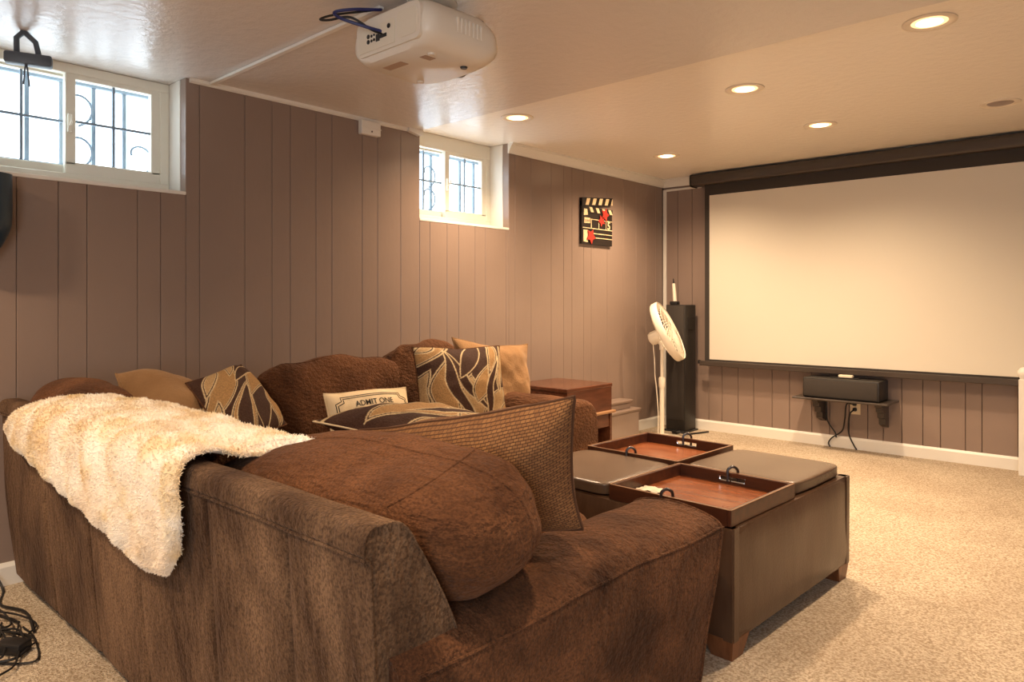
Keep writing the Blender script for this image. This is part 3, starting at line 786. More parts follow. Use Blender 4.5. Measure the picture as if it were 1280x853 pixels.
def pillow(name, m, parent, mat4, w, h, t, n=36, pinch=.07, seed=0, amp=.012, colf=None, bend=None, uv=False, piping=True, pip_m=None, power=(2.6, .62)):
    S = pillow_S(w, h, t, pinch, seed, amp, power)
    V = []; F = []; C = []; UV = []; idx = {}
    ln = [math.sin((-1 + 2 * i / n) * math.pi / 2) * .35 + (-1 + 2 * i / n) * .65 for i in range(n + 1)]
    for s in (1, -1):
        for i in range(n + 1):
            for j in range(n + 1):
                edge = i in (0, n) or j in (0, n)
                key = (i, j, 0 if edge else s)
                if key in idx: continue
                idx[key] = len(V)
                p = S(ln[i], ln[j], s)
                if bend: p = bend(p)
                V.append(mat4 @ p)
                UV.append((ln[i] * w / 2, ln[j] * h / 2))
                if colf: C.append(colf(ln[i], ln[j], s))
    for s in (1, -1):
        g = lambda i, j: idx[(i, j, 0 if (i in (0, n) or j in (0, n)) else s)]
        for i in range(n):
            for j in range(n):
                q = (g(i, j), g(i + 1, j), g(i + 1, j + 1), g(i, j + 1))
                F.append(q if s > 0 else q[::-1])
    o = MB().add(V, F).build(name, m, parent, smooth=80, fixn=False)
    me = o.data
    if colf:
        a = me.color_attributes.new('Col', 'FLOAT_COLOR', 'POINT')
        a.data.foreach_set('color', [x for c in C for x in (*c, 1.0)])
    if uv:
        l = me.uv_layers.new(name='UVMap')
        vi = np.empty(len(me.loops), dtype=np.int32); me.loops.foreach_get('vertex_index', vi)
        l.data.foreach_set('uv', np.array(UV)[vi].ravel())
    if piping:
        pts = []
        N = 40
        for (p0, p1) in (((-1, -1), (1, -1)), ((1, -1), (1, 1)), ((1, 1), (-1, 1)), ((-1, 1), (-1, -1))):
            for i in range(N):
                f = i / N; p = S(p0[0] + (p1[0] - p0[0]) * f, p0[1] + (p1[1] - p0[1]) * f, 1)
                if bend: p = bend(p)
                pts.append(mat4 @ p)
        MB().tube(pts, .0035, 6, closed=True).build('piping', pip_m or m, o)
    return o, S

# ------------------------------------------------------------------ sectional sofa
sofa = thing('sectional_sofa', 'large brown suede L-shaped sectional sofa with loose back cushions', 'sofa', (-2.2, 1.6, 0))
# near section: the back panel, seen from behind
XE = -.955
SX0 = -3.245
seamx = [-1.215, -1.545, -1.95, -2.33, -2.75]
xs = sorted(set([SX0, SX0 + .01] + list(np.linspace(SX0 + .02, XE - .012, 110)) + [s + d for s in seamx for d in (-.014, -.006, -.002, .002, .006, .014)] + [XE - .006, XE - .002, XE]))
backp = resample(roundpoly([(.752, .035), (.725, .30), (.706, .655), (.694, .668), (.700, .712), (.765, .712), (.79, .69), (.90, .50), (.97, .25), (.97, .035)], [.01, .2, .006, .02, .025, .02, .02, .1, .05, .01], 5), .018)
rings = []
for x in xs:
    e = 1.0
    inset = .004 * max(0, 1 - (XE - x) / .006) ** 2
    r_ = []
    for p in backp:
        y, z = p.x, p.y
        d = 0
        if z < .66 and y < .76:
            for s in seamx:
                u = abs(x - s)
                d += .006 * math.exp(-(u / .003) ** 2) + .004 * math.exp(-(u / .02) ** 2)
            d += n3((x, 0, z * .5), 5, .008, 3) * (1 if XE - x > .1 else (XE - x) / .1)
        if z > .66: d += n3((x, y, 0), 6, .005, 4)
        cy, cz = .82, .4
        yy = y + d
        zz = z + (n3((x, 0, 0), 3, .006, 6) if z > .5 else 0)
        yy += (cy - yy) * inset * 1.2; zz += (cz - zz) * inset * 1.2
        r_.append((x, yy, max(.03, zz)))
    rings.append(r_)
bpan = MB().loft(rings).build('back_panel', 'suede_back', sofa, smooth=40)
MB().tube([Vector(v) + Vector((.001, 0, 0)) for v in rings[-1] if v[2] > .06], .0022, 6).build('piping', 'suede_back', bpan)
i0 = min(range(len(backp)), key=lambda i: abs(backp[i].x - .700) + abs(backp[i].y - .660))
MB().tube([Vector(r_[i0]) + Vector((0, -.001, -.003)) for r_ in rings[2:]], .0035, 6).build('piping', 'suede_back', bpan)
# near arm
AX0, AX1, AY0, AY1 = -1.215, -.925, .745, 1.915
armp = resample(roundpoly([(AX1 - .015, .03), (AX1 + .002, .30), (AX1 + .008, .445), (AX1 - .015, .478), (AX1 - .075, .507), (AX1 - .14, .515), (AX0 + .07, .506), (AX0 + .008, .475), (AX0, .40), (AX0, .03)], [.01, .1, .012, .05, .06, .06, .06, .05, .05, .01], 4), .014)
rings = []
ys = list(np.linspace(AY0, AY1 - .05, 60)) + [AY1 - .05 + .05 * math.sin(a) for a in np.linspace(.15, math.pi / 2, 9)]
for y in ys:
    f = max(0, (y - (AY1 - .05)) / .05)
    ins = 1 - .10 * (1 - math.sqrt(max(0, 1 - f * f)))
    hump = -.024 * math.exp(-((y - 1.80) / .26) ** 2) - .008 * math.exp(-((y - 1.15) / .25) ** 2)
    r_ = []
    for p in armp:
        cx, cz = (AX0 + AX1) / 2, .30
        x, z = p.x, p.y
        if z > .46: z += hump * min(1, (z - .46) / .05)
        x = cx + (x - cx) * (1 - .06 * (1 - math.sqrt(max(0, 1 - f * f)))); z = z if z < .3 else cz + (z - cz) * ins
        x += n3((x, y, z), 6, .010, 1); z += (n3((x, y, z), 5, .008, 2) if z > .06 else 0)
        yy = y - max(0, .46 - z) * .22 * max(0, (y - 1.2) / .68)
        yy = max(yy, AY0 - .005)
        r_.append((x, yy, max(.03, z)))
    rings.append(r_)
arm = MB().loft(rings).build('arm', 'suede_arm', sofa, smooth=60)
ip = min(range(len(armp)), key=lambda i: (armp[i].x - (AX1 + .004)) ** 2 + (armp[i].y - .451) ** 2)
MB().tube([Vector(r_[ip]) + Vector((.001, 0, .001)) for r_ in rings[2:-3]], .0032, 6).build('piping', 'suede_arm', arm)
iq = len(rings) - 8
MB().tube([Vector(v) * 1.0 + Vector((0, .004, 0)) for v in rings[iq][:-8]], .0045, 6).build('piping', 'suede_arm', arm)

# bases and seats
MB().box(-3.2, AX0 - .002, .96, 1.70, .03, .27, .02, 2).build('seat_base', 'suede', sofa)
MB().box(-3.2, -2.32, 1.70, 2.87, .03, .27, .02, 2).build('seat_base', 'suede', sofa)
T = Matrix.Translation
for x0, x1 in ((-2.30, -1.76), (-1.755, AX0 - .005)):
    cushion('seat_cushion', 'suede', sofa, T(((x0 + x1) / 2, 1.36, .370)), ((x1 - x0) / 2, .40, .110), 5, 3, .006, 5, 20)
for y0, y1 in ((1.0, 1.75), (1.755, 2.31), (2.315, 2.865)):
    cushion('seat_cushion', 'suede', sofa, T((-2.68, (y0 + y1) / 2, .370)), (.40, (y1 - y0) / 2, .110), 5, 4, .006, 5, 20)
# back panel of the section along the wall
bp2 = roundpoly([(-3.25, .03), (-3.25, .66), (-3.20, .70), (-3.13, .69), (-3.08, .60), (-3.02, .30), (-3.02, .03)], [.01, .03, .04, .03, .1, .05, .01], 5)
MB().loft([[(p.x + n3((0, y, p.y), 5, .004), y, p.y) for p in bp2] for y in np.linspace(.98, 3.16, 40)]).build('back_panel', 'suede', sofa, smooth=45)
# far arm
arm2 = resample(roundpoly([(2.885, .03), (2.882, .44), (2.905, .525), (2.96, .565), (3.04, .572), (3.11, .55), (3.155, .49), (3.16, .40), (3.16, .03)], [.01, .04, .05, .05, .05, .05, .05, .04, .01], 4), .02)
rings = []
for x in list(np.linspace(-3.19, -2.29, 24)) + [-2.24 - .05 * (1 - math.sin(a)) for a in np.linspace(.2, math.pi / 2, 7)]:
    f = max(0, (x + 2.29) / .05); ins = 1 - .14 * (1 - math.sqrt(max(0, 1 - f * f)))
    rings.append([(x - max(0, .3 - p.y) * .06, 3.02 + (p.x - 3.02) * ins + n3((x, p.x, p.y), 6, .008, 8), .30 + (p.y - .30) * (ins if p.y > .3 else 1) + (n3((x, p.x, p.y), 6, .006, 9) if p.y > .1 else 0)) for p in arm2])
MB().loft(rings).build('arm', 'suede', sofa, smooth=60)
for x, y in ((-1.0, .80), (-1.0, 1.72), (-3.15, .82), (-2.30, 3.08), (-3.15, 3.08)):
    MB().box(x - .03, x + .03, y - .03, y + .03, 0, .034, .004).build('foot', 'leg_wood', sofa, smooth=0)

# loose back cushions
def droop(q):
    return Vector((q.x, q.y, q.z))
# the big one over the near arm
def warp_near(q):
    f = q.x / .52
    z = q.z * (1.0 + .05 * f) + .012 * f
    y = q.y * (1 + .10 * f)
    if f > .55: z -= .05 * (f - .55) ** 2
    z += .02 * math.exp(-((q.x + .12) / .2) ** 2)
    return Vector((q.x, y + .012 * f, z))
cushion('back_cushion', 'suede', sofa, frame((-1.405, .985, .600), (1, .015, .055), (0, .95, .30)), (.522, .165, .145), 2.9, 2, .013, 4.5, 44, seams=((0, .84), (1, .22)), warp=warp_near)
cushion('back_cushion', 'suede', sofa, frame((-2.18, .97, .565), (1, 0, 0), (0, .93, .33)), (.32, .15, .145), 3, 5, .016, 5, 30)
cushion('back_cushion', 'suede', sofa, frame((-2.92, .895, .630), (1, .02, -.03), (0, .95, .25)), (.32, .145, .158), 2.7, 6, .020, 5, 30)
# along the wall
cushion('back_cushion', 'suede', sofa, frame((-2.975, 1.985, .60), (0, 1, 0), (-.25, 0, 1)), (.385, .21, .125), 3.4, 8, .018, 5, 30, seams=((2, .55),))
cushion('back_cushion', 'suede', sofa, frame((-2.985, 2.63, .63), (0, 1, 0), (-.22, 0, 1)), (.34, .22, .125), 3.2, 10, .024, 6, 30)
cushion('back_cushion', 'suede', sofa, frame((-3.03, 1.34, .58), (0, 1, 0), (-.25, 0, 1)), (.27, .17, .10), 3.2, 12, .018, 6, 30)

# ------------------------------------------------------------------ throw pillows
TAN = (0.36, 0.21, 0.085); TAN2 = (0.44, 0.29, 0.14); DK = (0.040, 0.016, 0.010); CRM = (0.56, 0.43, 0.25)
def leafprint(seed, leaves):
    def f(u, v, s):
        col = DK
        u, v = u + .10 * math.sin(2.6 * v + seed) + .05 * math.sin(5.1 * v + 2 * seed), v + .09 * math.sin(2.9 * u + seed * 1.7)
        for (x0, y0, x1, y1, b1, b2, c) in leaves:
            dx, dy = x1 - x0, y1 - y0; L = math.hypot(dx, dy)
            t_ = ((u - x0) * dx + (v - y0) * dy) / (L * L)
            sd = ((u - x0) * -dy + (v - y0) * dx) / L
            if t_ < -.02 or t_ > 1.02: continue
            tt = min(max(t_, 0), 1); k = math.sin(math.pi * tt) ** .8 * (.85 + .3 * tt)
            hi, lo = b1 * k, b2 * k
            d = min(hi - sd, sd - lo)
            if d > -.012:
                if d < .020: col = CRM
                elif d < .040: col = DK
                elif d < .056 and c != 0: col = CRM
                else: col = (DK, TAN, TAN2)[c]
        return col
    return f
LV1 = [(-1.2, .3, -.2, 1.2, .35, -.1, 1), (-1.0, -.9, -.75, .35, .22, -.12, 2), (-.75, -1.1, -.35, .8, .20, -.32, 1), (-.4, -1.2, .1, .35, .10, -.42, 2),
       (-.05, -1.0, -.45, .95, .14, -.16, 0), (-.45, .95, .35, -.7, .16, -.05, 0), (-.1, .25, .45, 1.15, .30, -.10, 0), (.1, -.35, .85, .55, .28, -.22, 1), (.25, -1.1, 1.0, -.2, .34, -.12, 2), (.55, .2, .75, 1.1, .14, -.14, 1),
       (.2, -1.1, .8, .6, .10, -.10, 0), (.8, -.3, 1.0, 1.0, .10, -.14, 2), (-1.05, .75, -.55, 1.05, .1, -.12, 2), (.5, -1.05, 1.0, -.55, .14, -.1, 1)]
LV2 = [(-1.15, -.2, .3, 1.0, .42, -.25, 1), (-.95, .4, -.2, .95, .28, -.02, 2), (-.7, -1.15, .15, .15, .42, -.22, 1), (-.6, -1.05, .1, .1, .30, -.1, 0), (0, -1.1, .75, .3, .34, -.34, 0), (.05, -.2, 1.1, .9, .22, -.42, 1),
       (-.2, .35, .95, .55, .18, -.12, 0), (.6, -1.1, 1.05, .2, .16, -.25, 1), (-.2, .55, .5, 1.15, .12, -.18, 2), (-1.1, -1.0, -.8, .2, .12, -.2, 2)]
LV3 = [(-.1, -1.0, .5, .9, .4, -.3, 1), (.1, 1.1, .9, -.2, .3, -.2, 1), (.2, .2, 1.1, .95, .22, -.2, 2), (.5, -1.1, 1.0, .3, .22, -.2, 1), (-.35, 1.05, .3, .3, .2, -.15, 2), (-1.1, .75, -.2, 1.15, .1, -.1, 0), (-.9, -1.2, -.1, .6, .05, -.03, 2), (.15, -.5, .5, .7, .1, -.1, 0)]
NP = 190
def pl(name, label, m, loc, right, up, w, h, th, group=None, **k):
    o, S = pillow(name, m, None, frame(loc, right, up), w, h, th, **k)
    tag(o, label, 'pillow', group)
    return o, S
def skew(TL, TR, BR):
    TL, TR, BR = Vector(TL), Vector(TR), Vector(BR); c = (TL + BR) / 2
    r = (TR - TL).normalized(); u = (TR - BR).normalized(); n_ = r.cross(u).normalized(); m = Matrix.Identity(4)
    for i in range(3): m[i][0] = r[i]; m[i][1] = u[i]; m[i][2] = n_[i]; m[i][3] = c[i]
    return m, (TR - TL).length, (TR - BR).length
wm, ww, wh = skew((-1.55, 1.11, .745), (-.925, 1.215, .880), (-.975, 1.31, .565))
o_, _ = pillow('throw_pillow', 'woven', None, wm, ww, wh, .25, n=60, seed=1, uv=True, pinch=.06)
tag(o_, 'large woven brown basketweave pillow leaning above the near sofa arm', 'pillow')
pl('throw_pillow', 'dark brown leaf print pillow lying flat behind the woven pillow', 'pattern', (-2.14, 1.83, .590), (.98, .20, -.07), (-.21, .97, -.07), .58, .58, .17, n=NP, seed=2, colf=leafprint(3, LV3), pip_m='ticket', pinch=.05)
pl('throw_pillow', 'square leaf print pillow standing in front of the plain tan pillow', 'pattern', (-2.66, 2.545, .645), (.12, 1, -.04), (-.25, .02, 1), .56, .42, .16, n=NP, seed=3, colf=leafprint(1, LV1), pip_m='suede', pinch=.05)
pl('throw_pillow', 'plain tan square pillow standing beside the end table', 'tan', (-2.83, 2.965, .630), (.05, 1, -.10), (-.22, .05, 1), .60, .46, .17, n=60, seed=4, amp=.022, pinch=.12)
def plc(label, m, TL, TR, BR, th, **k):
    m4, w, h_ = skew(TL, TR, BR)
    o, _ = pillow('throw_pillow', m, None, m4, w, h_, th, **k); tag(o, label, 'pillow')
plc('tan velvety pillow tipped over in the sofa corner behind the white throw', 'tan', (-3.02, 1.03, .80), (-2.97, 1.33, .715), (-2.70, 1.30, .50), .27, n=60, seed=5, pinch=.03)
plc('leaf print pillow with tan swirls tilted in the sofa corner', 'pattern', (-2.80, 1.20, .765), (-3.05, 1.55, .80), (-2.72, 1.585, .57), .15, n=NP, seed=6, colf=leafprint(2, LV2), pip_m='suede', pinch=.04)
tk_m = frame((-2.60, 1.93, .555), (.04, 1, -.02), (-.30, .02, 1))
tko, TS = pl('ticket_pillow', 'cream ticket-shaped pillow lettered ADMIT ONE in front of the brown cushion', 'ticket', (-2.60, 1.93, .555), (.04, 1, -.02), (-.30, .02, 1), .43, .27, .11, n=50, seed=7, pinch=.03)
def on_ticket(vs, fs, cx, cy, name):
    MB().add([tk_m @ (TS((cx + v.x) / .215, (cy + v.y) / .135, 1) + Vector((0, 0, .0022))) for v in vs], fs).build(name, 'ink', tko, smooth=0, fixn=False)
on_ticket(*text_mesh('ADMIT ONE', .036, .0003), .0, .062, 'lettering')
on_ticket(*text_mesh('TICKET', .075, .003), .0, -.01, 'lettering')
def ticket_line(ins):
    a, b, c = .185 - ins, .112 - ins * .8, .03
    P = [(-a + c, b), (a - c, b), (a - c, b - c * .6), (a, b - c), (a, -b + c), (a - c, -b + c), (a - c, -b), (-a + c, -b), (-a + c, -b + c), (-a, -b + c), (-a, b - c), (-a + c, b - c * .6)]
    pts = [Vector((p.x, p.y, 0)) for p in resample([Vector((x, y)) for x, y in P], .008)]
    MB().tube([tk_m @ (TS(p.x / .215, p.y / .135, 1) + Vector((0, 0, .0005))) for p in pts], .0018, 4, closed=True).build('border_line', 'ink', tko)
ticket_line(0); ticket_line(.010)

# ------------------------------------------------------------------ sherpa throw
def lerp_pts(P, u):
    for (a, p), (b, q) in zip(P[:-1], P[1:]):
        if u <= b:
            f = (u - a) / (b - a); f = f * f * (3 - 2 * f) * .5 + f * .5
            return Vector(p).lerp(Vector(q), f)
    return Vector(P[-1][1])
FAR = [(0, (-2.82, .775, .722)), (.15, (-2.70, .86, .742)), (.35, (-2.48, .95, .742)), (.5, (-2.25, 1.00, .722)), (.8, (-1.80, 1.00, .716)), (1, (-1.50, .97, .728))]
MIDT = [(0, (-2.92, .735, .705)), (.15, (-2.78, .80, .738)), (.5, (-2.36, .85, .735)), (.8, (-1.95, .85, .728)), (1, (-1.63, .83, .715))]
RAIL = [(0, (-2.98, .695, .675)), (.3, (-2.62, .69, .718)), (.6, (-2.22, .69, .722)), (.85, (-1.83, .69, .722)), (1, (-1.60, .69, .722))]
HANG = [(0, (-3.00, .678, .635)), (.25, (-2.68, .672, .60)), (.5, (-2.34, .672, .56)), (.8, (-1.86, .672, .53)), (1, (-1.605, .674, .60))]
HEM = [(0, (-3.00, .684, .600)), (.2, (-2.70, .684, .560)), (.5, (-2.30, .687, .508)), (.75, (-1.95, .688, .458)), (.88, (-1.80, .689, .440)), (.96, (-1.69, .690, .458)), (1, (-1.640, .690, .515))]
KN = [(0, FAR), (.30, MIDT), (.55, RAIL), (.75, HANG), (1, HEM)]
def throw_pt(u, v, lift=0.0):
    P = [(k, lerp_pts(c, u)) for k, c in KN]
    # catmull through five rails
    i = max(q for q in range(4) if v >= P[q][0] - 1e-9)
    g = lambda j: P[min(max(j, 0), 4)][1] if 0 <= j <= 4 else (P[0][1] * 2 - P[1][1] if j < 0 else P[4][1] * 2 - P[3][1])
    f = (v - P[i][0]) / (P[i + 1][0] - P[i][0])
    a, b, c, d = g(i - 1), g(i), g(i + 1), g(i + 2)
    p = .5 * ((2 * b) + (c - a) * f + (2 * a - 5 * b + 4 * c - d) * f * f + (3 * b - a - 3 * c + d) * f ** 3)
    wr = math.sin(u * 60 + v * 9 + 3.5 * mnoise.noise(Vector((u * 5, v * 3, 1)))) * .0105 + mnoise.noise(Vector((u * 7, v * 3, 5))) * .010
    hv = 1 - .8 * max(0, (v - .6) / .4)
    return p, wr * hv + lift
NU, NV = 90, 60
def throw_grid(lift, nu=NU, nv=NV):
    P = [[throw_pt(i / nu, j / nv) for j in range(nv + 1)] for i in range(nu + 1)]
    out = []
    for i in range(nu + 1):
        for j in range(nv + 1):
            p = P[i][j][0]
            a = P[min(i + 1, nu)][j][0] - P[max(i - 1, 0)][j][0]; b = P[i][min(j + 1, nv)][0] - P[i][max(j - 1, 0)][0]
            nn = b.cross(a).normalized()
            if nn.dot(Vector((0, -.7, .7))) < 0: nn = -nn
            out.append((p, nn, P[i][j][1]))
    return out
G = throw_grid(0)
def edge_thin(k):
    i, j = divmod(k, NV + 1); return min(1.0, min(i / 2.5, (NU - i) / 2.5, j / 2, (NV - j) / 2))
V = [p + n_ * (w + .004 + .010 * edge_thin(k)) for k, (p, n_, w) in enumerate(G)] + [p + n_ * (w * .6 + .002) for p, n_, w in G]
F = []; st = NV + 1; K = len(G)
for i in range(NU):
    for j in range(NV):
        a = i * st + j
        F.append((a, a + st, a + st + 1, a + 1)); F.append((K + a, K + a + 1, K + a + st + 1, K + a + st))
for i in range(NU):
    for j in (0, NV):
        a = i * st + j; F.append((a, a + st, K + a + st, K + a))
for j in range(NV):
    for i in (0, NU):
        a = i * st + j; F.append((a, a + 1, K + a + 1, K + a))
throw = MB().add(V, F).build('throw_blanket', 'sherpa', smooth=80)
tag(throw, 'cream white sherpa throw blanket draped over the sofa back', 'blanket')
rg = random.Random(11)
tm = MB(); TV = []; TF = []
for q in range(60000):
    i = rg.random() * NU; j = rg.random() * NV
    if rg.random() < .16:
        if rg.random() < .5: i = rg.choice((0, NU - .001))
        else: j = rg.choice((0, NV - .001))
    i0, j0 = int(i), int(j); fi, fj = i - i0, j - j0
    def bl(k):
        A, B, C_, D = (G[(i0 + a) * st + j0 + b][k] for a, b in ((0, 0), (1, 0), (0, 1), (1, 1)))
        return (A * (1 - fi) + B * fi) * (1 - fj) + (C_ * (1 - fi) + D * fi) * fj
    p, n_, w = bl(0), bl(1), bl(2)
    eq = min(1.0, min(i / 2.5, (NU - i) / 2.5, j / 2, (NV - j) / 2))
    base = p + n_ * (w + .002 + .010 * eq)
    ed = Vector((0, 0, 0))
    if i < .5: ed = Vector((-.6, 0, 0))
    if i > NU - .5: ed = Vector((.6, 0, 0))
    if j > NV - .5: ed = Vector((0, 0, -.7))
    if j < .5: ed = Vector((0, .7, 0))
    d = (n_ + ed + Vector((rg.gauss(0, .7), rg.gauss(0, .7), rg.gauss(-.2, .6)))).normalized()
    s = d.orthogonal().normalized(); s = (Matrix.Rotation(rg.random() * 6.28, 3, d) @ s)
    L = rg.uniform(.006, .011) + (.001 if eq < .3 else 0); wd = rg.uniform(.002, .004)
    c = d.cross(s)
    k = len(TV)
    TV += [base + s * wd, base - s * .5 * wd + c * .87 * wd, base - s * .5 * wd - c * .87 * wd, base + d * L + s * L * .3]
    TF += [(k, k + 1, k + 3), (k + 1, k + 2, k + 3), (k + 2, k, k + 3)]
tm.add(TV, TF)
po = tm.build('pile', 'sherpa', throw, smooth=0, fixn=False); po['kind'] = 'stuff'

# ------------------------------------------------------------------ storage ottoman with trays
OC = Vector((-1.405, 2.515)); OR = R(-2.2)
def om(): return Matrix.Translation((OC.x, OC.y, 0)) @ Matrix.Rotation(OR, 4, 'Z')
ot = thing('storage_ottoman', 'large square brown leather storage ottoman in front of the sofa', 'ottoman', (OC.x, OC.y, 0))
h = .475
def obox(name, m, parent, x0, x1, y0, y1, z0, z1, bev=.004, seg=2, smooth=35, label=None):
    return MB().box(x0, x1, y0, y1, z0, z1, bev, seg, om()).build(name, m, parent, smooth, label)
obox('body', 'leather', ot, -h + .004, h - .004, -h + .004, h - .004, .062, .399, .006)
for sx, sy, nm in ((1, 0, 'side_panel'), (-1, 0, 'side_panel'), (0, 1, 'side_panel'), (0, -1, 'side_panel')):
    # padded upholstery face, slightly puffed, with its own top lip
    V = []; F = []; NN = 24; MM = 10
    for i in range(NN + 1):
        for j in range(MM + 1):
            a = (-1 + 2 * i / NN); b = j / MM
            puff = .012 * (1 - a ** 6) * (1 - (2 * b - 1) ** 6) + n3((a * 2, b, sx + 2 * sy), 2.0, .003)
            aa = a * h * (1 - .004 * (1 - b)); z = .060 + (.400 - .060) * b
            o_ = h - .006 + puff
            V.append(om() @ Vector((sx * o_ + (aa if sy else 0), sy * o_ + (aa if sx else 0), z)))
    for i in range(NN):
        for j in range(MM):
            q = i * (MM + 1) + j; F.append((q, q + MM + 1, q + MM + 2, q + 1))
    m0 = len(V)
    V += [om() @ (om().inverted() @ v - Vector((sx, sy, 0)) * (.03)) for v in V[:m0]]
    for i in range(NN):
        for j in range(MM):
            q = m0 + i * (MM + 1) + j; F.append((q + 1, q + MM + 2, q + MM + 1, q))
    for i in range(NN):
        for j in (0, MM):
            q = i * (MM + 1) + j; F.append((q, q + MM + 1, m0 + q + MM + 1, m0 + q))
    for j in range(MM):
        for i in (0, NN):
            q = i * (MM + 1) + j; F.append((q, q + 1, m0 + q + 1, m0 + q))
    MB().add(V, F).build(nm, 'leather', ot, smooth=50)
for sx in (-1, 1):
    for sy in (-1, 1):
        b = MB(); tpr = .75
        V = [(sx * (h - .11), sy * (h - .11), .064), (sx * (h - .004), sy * (h - .11), .064), (sx * (h - .004), sy * (h - .004), .064), (sx * (h - .11), sy * (h - .004), .064),
             (sx * (h - .08), sy * (h - .08), 0), (sx * (h - .012), sy * (h - .08), 0), (sx * (h - .012), sy * (h - .012), 0), (sx * (h - .08), sy * (h - .012), 0)]
        b.add([om() @ Vector(v) for v in V], [(0, 1, 2, 3), (4, 7, 6, 5), (0, 4, 5, 1), (1, 5, 6, 2), (2, 6, 7, 3), (3, 7, 4, 0)]).build('leg', 'leg_wood', ot, smooth=0)
# two padded lids (near left, far right)
for sx, sy in ((-1, -1), (1, 1)):
    x0, x1 = (-h + .022, -.008) if sx < 0 else (.010, h - .022)
    y0, y1 = (-h + .022, -.008) if sy < 0 else (.010, h - .022)
    cm = om() @ Matrix.Translation(((x0 + x1) / 2, (y0 + y1) / 2, .4235))
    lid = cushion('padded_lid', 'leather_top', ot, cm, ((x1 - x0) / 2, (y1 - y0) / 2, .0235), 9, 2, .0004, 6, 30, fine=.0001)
    z = .424
    MB().tube([om() @ Vector(v) for v in [(p.x, p.y, .435) for p in roundpoly([(x0 + .012, y0 + .012), (x1 - .012, y0 + .012), (x1 - .012, y1 - .012), (x0 + .012, y1 - .012)], .03, 6)]], .0035, 6, closed=True).build('piping', 'leather', lid)
# serving trays
def tray(sx, sy, label):
    x0, x1 = (-h + .016, -.010) if sx < 0 else (.006, h - .014)
    y0, y1 = (-h + .012, -.008) if sy < 0 else (.004, h - .014)
    c = om() @ Vector(((x0 + x1) / 2, (y0 + y1) / 2, 0))
    t = thing('serving_tray', label, 'tray', (c.x, c.y, .401), 'wooden trays on the ottoman')
    z0, z1 = .4012, .452; w = .014
    def b(name, m, *a, **k): return obox(name, m, t, *a, smooth=0, **k)
    b('tray_floor', 'wood_floor', x0 + w, x1 - w, y0 + w, y1 - w, z0 + .002, z0 + .009, bev=.0)
    for xx in (x0, x1 - w): b('rail', 'wood', xx, xx + w, y0, y1, z0, z1, bev=.002, seg=1)
    xm = (x0 + x1) / 2; hw = .052; ha, hb = z0 + .018, z0 + .038
    for yy in (y0, y1 - w):
        s = MB()
        for q in ((x0 + w, xm - hw, z0, z1), (xm + hw, x1 - w, z0, z1), (xm - hw, xm + hw, z0, ha), (xm - hw, xm + hw, hb, z1)):
            s.box(q[0], q[1], yy, yy + w, q[2], q[3], 0, 1, om())
        rl = s.build('handle_rail', 'wood', t, smooth=0)
        # metal rim of the hand hole and a dark pull loop
        pts = [om() @ Vector((p.x, yy + w / 2, p.y)) for p in roundpoly([(xm - hw, ha), (xm + hw, ha), (xm + hw, hb), (xm - hw, hb)], .011, 5)]
        MB().tube(pts, .0042, 6, closed=True).build('handle_rim', 'chrome', rl)
        lp = [om() @ Vector((xm + u, yy + w / 2 + d_, z)) for u, d_, z in spline([(-.013, -.013, z0 + .02), (-.014, -.013, z0 + .048), (-.012, -.010, z1 + .014), (0, 0, z1 + .023), (.012, .010, z1 + .014), (.014, .013, z0 + .048), (.011, .013, z0 + .018)], 6)]
        MB().tube(lp, .0052, 6).build('pull_loop', 'strap', rl)
    ed = MB()
    for q in ((x0, x1, y0, y0 + .004), (x0, x1, y1 - .004, y1), (x1 - .004, x1, y0, y1), (x0, x0 + .004, y0, y1)):
        ed.box(q[0], q[1], q[2], q[3], z1 - .0005, z1 + .0012, 0, 1, om())
    ed.build('worn_edge', 'wood_edge', t, smooth=0)
    return t
tray(1, -1, 'open wooden serving tray on the near right of the ottoman')
tray(-1, 1, 'open wooden serving tray on the far left of the ottoman')
PX, PY = .025, -.335
V = []; F = []
for i in range(9):
    for j in range(9):
        p = om() @ Vector((PX + .085 * i / 8, PY + .07 * j / 8, .4125 + abs(n3((i * .3, j * .3, 2), 1.7, .016))))
        V.append(p)
for i in range(8):
    for j in range(8): q = i * 9 + j; F.append((q, q + 9, q + 10, q + 1))
V += [Vector(v) - Vector((0, 0, .002)) for v in V]
F += [tuple(81 + k for k in f[::-1]) for f in F]
tag(MB().add(V, F).build('crumpled_paper', 'paper', smooth=30), 'small pale crumpled paper lying inside the near tray', 'paper')

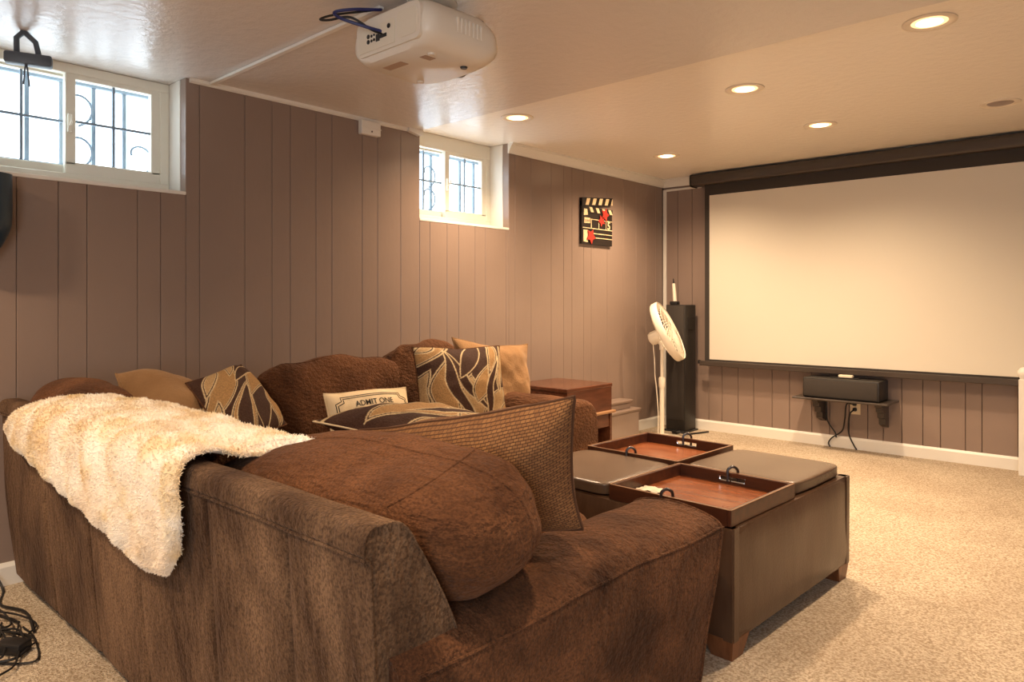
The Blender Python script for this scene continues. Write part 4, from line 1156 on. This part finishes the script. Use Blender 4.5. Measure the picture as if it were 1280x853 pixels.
# ------------------------------------------------------------------ cable tangle behind the sofa
rg = random.Random(5)
paths = [
 [(-3.255, .62, .26), (-3.25, .66, .12), (-3.20, .70, .01), (-3.05, .66, .008), (-2.90, .70, .012), (-2.72, .68, .008)],
 [(-3.25, .45, .01), (-3.05, .58, .012), (-2.90, .66, .02), (-2.78, .70, .01), (-2.70, .66, .012)],
 [(-3.22, .30, .01), (-2.98, .48, .01), (-2.80, .60, .014), (-2.66, .66, .012)],
 [(-3.10, .25, .01), (-2.90, .45, .014), (-2.74, .62, .02), (-2.62, .66, .016), (-2.60, .60, .01)],
 [(-2.95, .20, .01), (-2.80, .38, .01), (-2.70, .55, .012), (-2.63, .62, .012)],
 [(-3.20, .50, .01), (-3.00, .52, .012), (-2.86, .46, .01), (-2.80, .36, .01), (-2.72, .44, .01)],
 [(-3.15, .66, .015), (-3.0, .60, .02), (-2.95, .50, .014), (-2.85, .42, .01), (-2.95, .35, .01)],
 [(-2.60, .64, .014), (-2.55, .58, .01), (-2.62, .46, .008), (-2.70, .30, .008), (-2.85, .10, .008)],
]
for k in range(9):
    a0 = rg.uniform(0, 6.28); cx, cy = rg.uniform(-2.96, -2.62), rg.uniform(.50, .62)
    paths.append([(cx + rg.uniform(.08, .22) * math.cos(a0 + q * .9) * (1.3 if q % 2 else 1), min(.715, cy + rg.uniform(.05, .11) * math.sin(a0 + q * .9)), .006 + .005 * (k % 5)) for q in range(6)])
for q, p in enumerate(paths):
    if q == 0: cord('cable', p, .0045, 'thick black cable dropping down the left wall onto the carpet', 'cable')
    elif q == 7: cord('cable', p, .004, 'black cable leading from the power brick toward the camera', 'cable')
    else: cord('cable', p, .0032, 'thin black cable in the tangle on the carpet behind the sofa', 'cable', 'tangled cables behind the sofa')
tag(MB().box(-.045, .045, -.028, .028, .0, .035, .008, 2, mat4=Matrix.Translation((-2.625, .60, .001)) @ Matrix.Rotation(R(35), 4, 'Z')).build('power_brick', 'black'), 'black power brick among the cables behind the sofa', 'adapter')
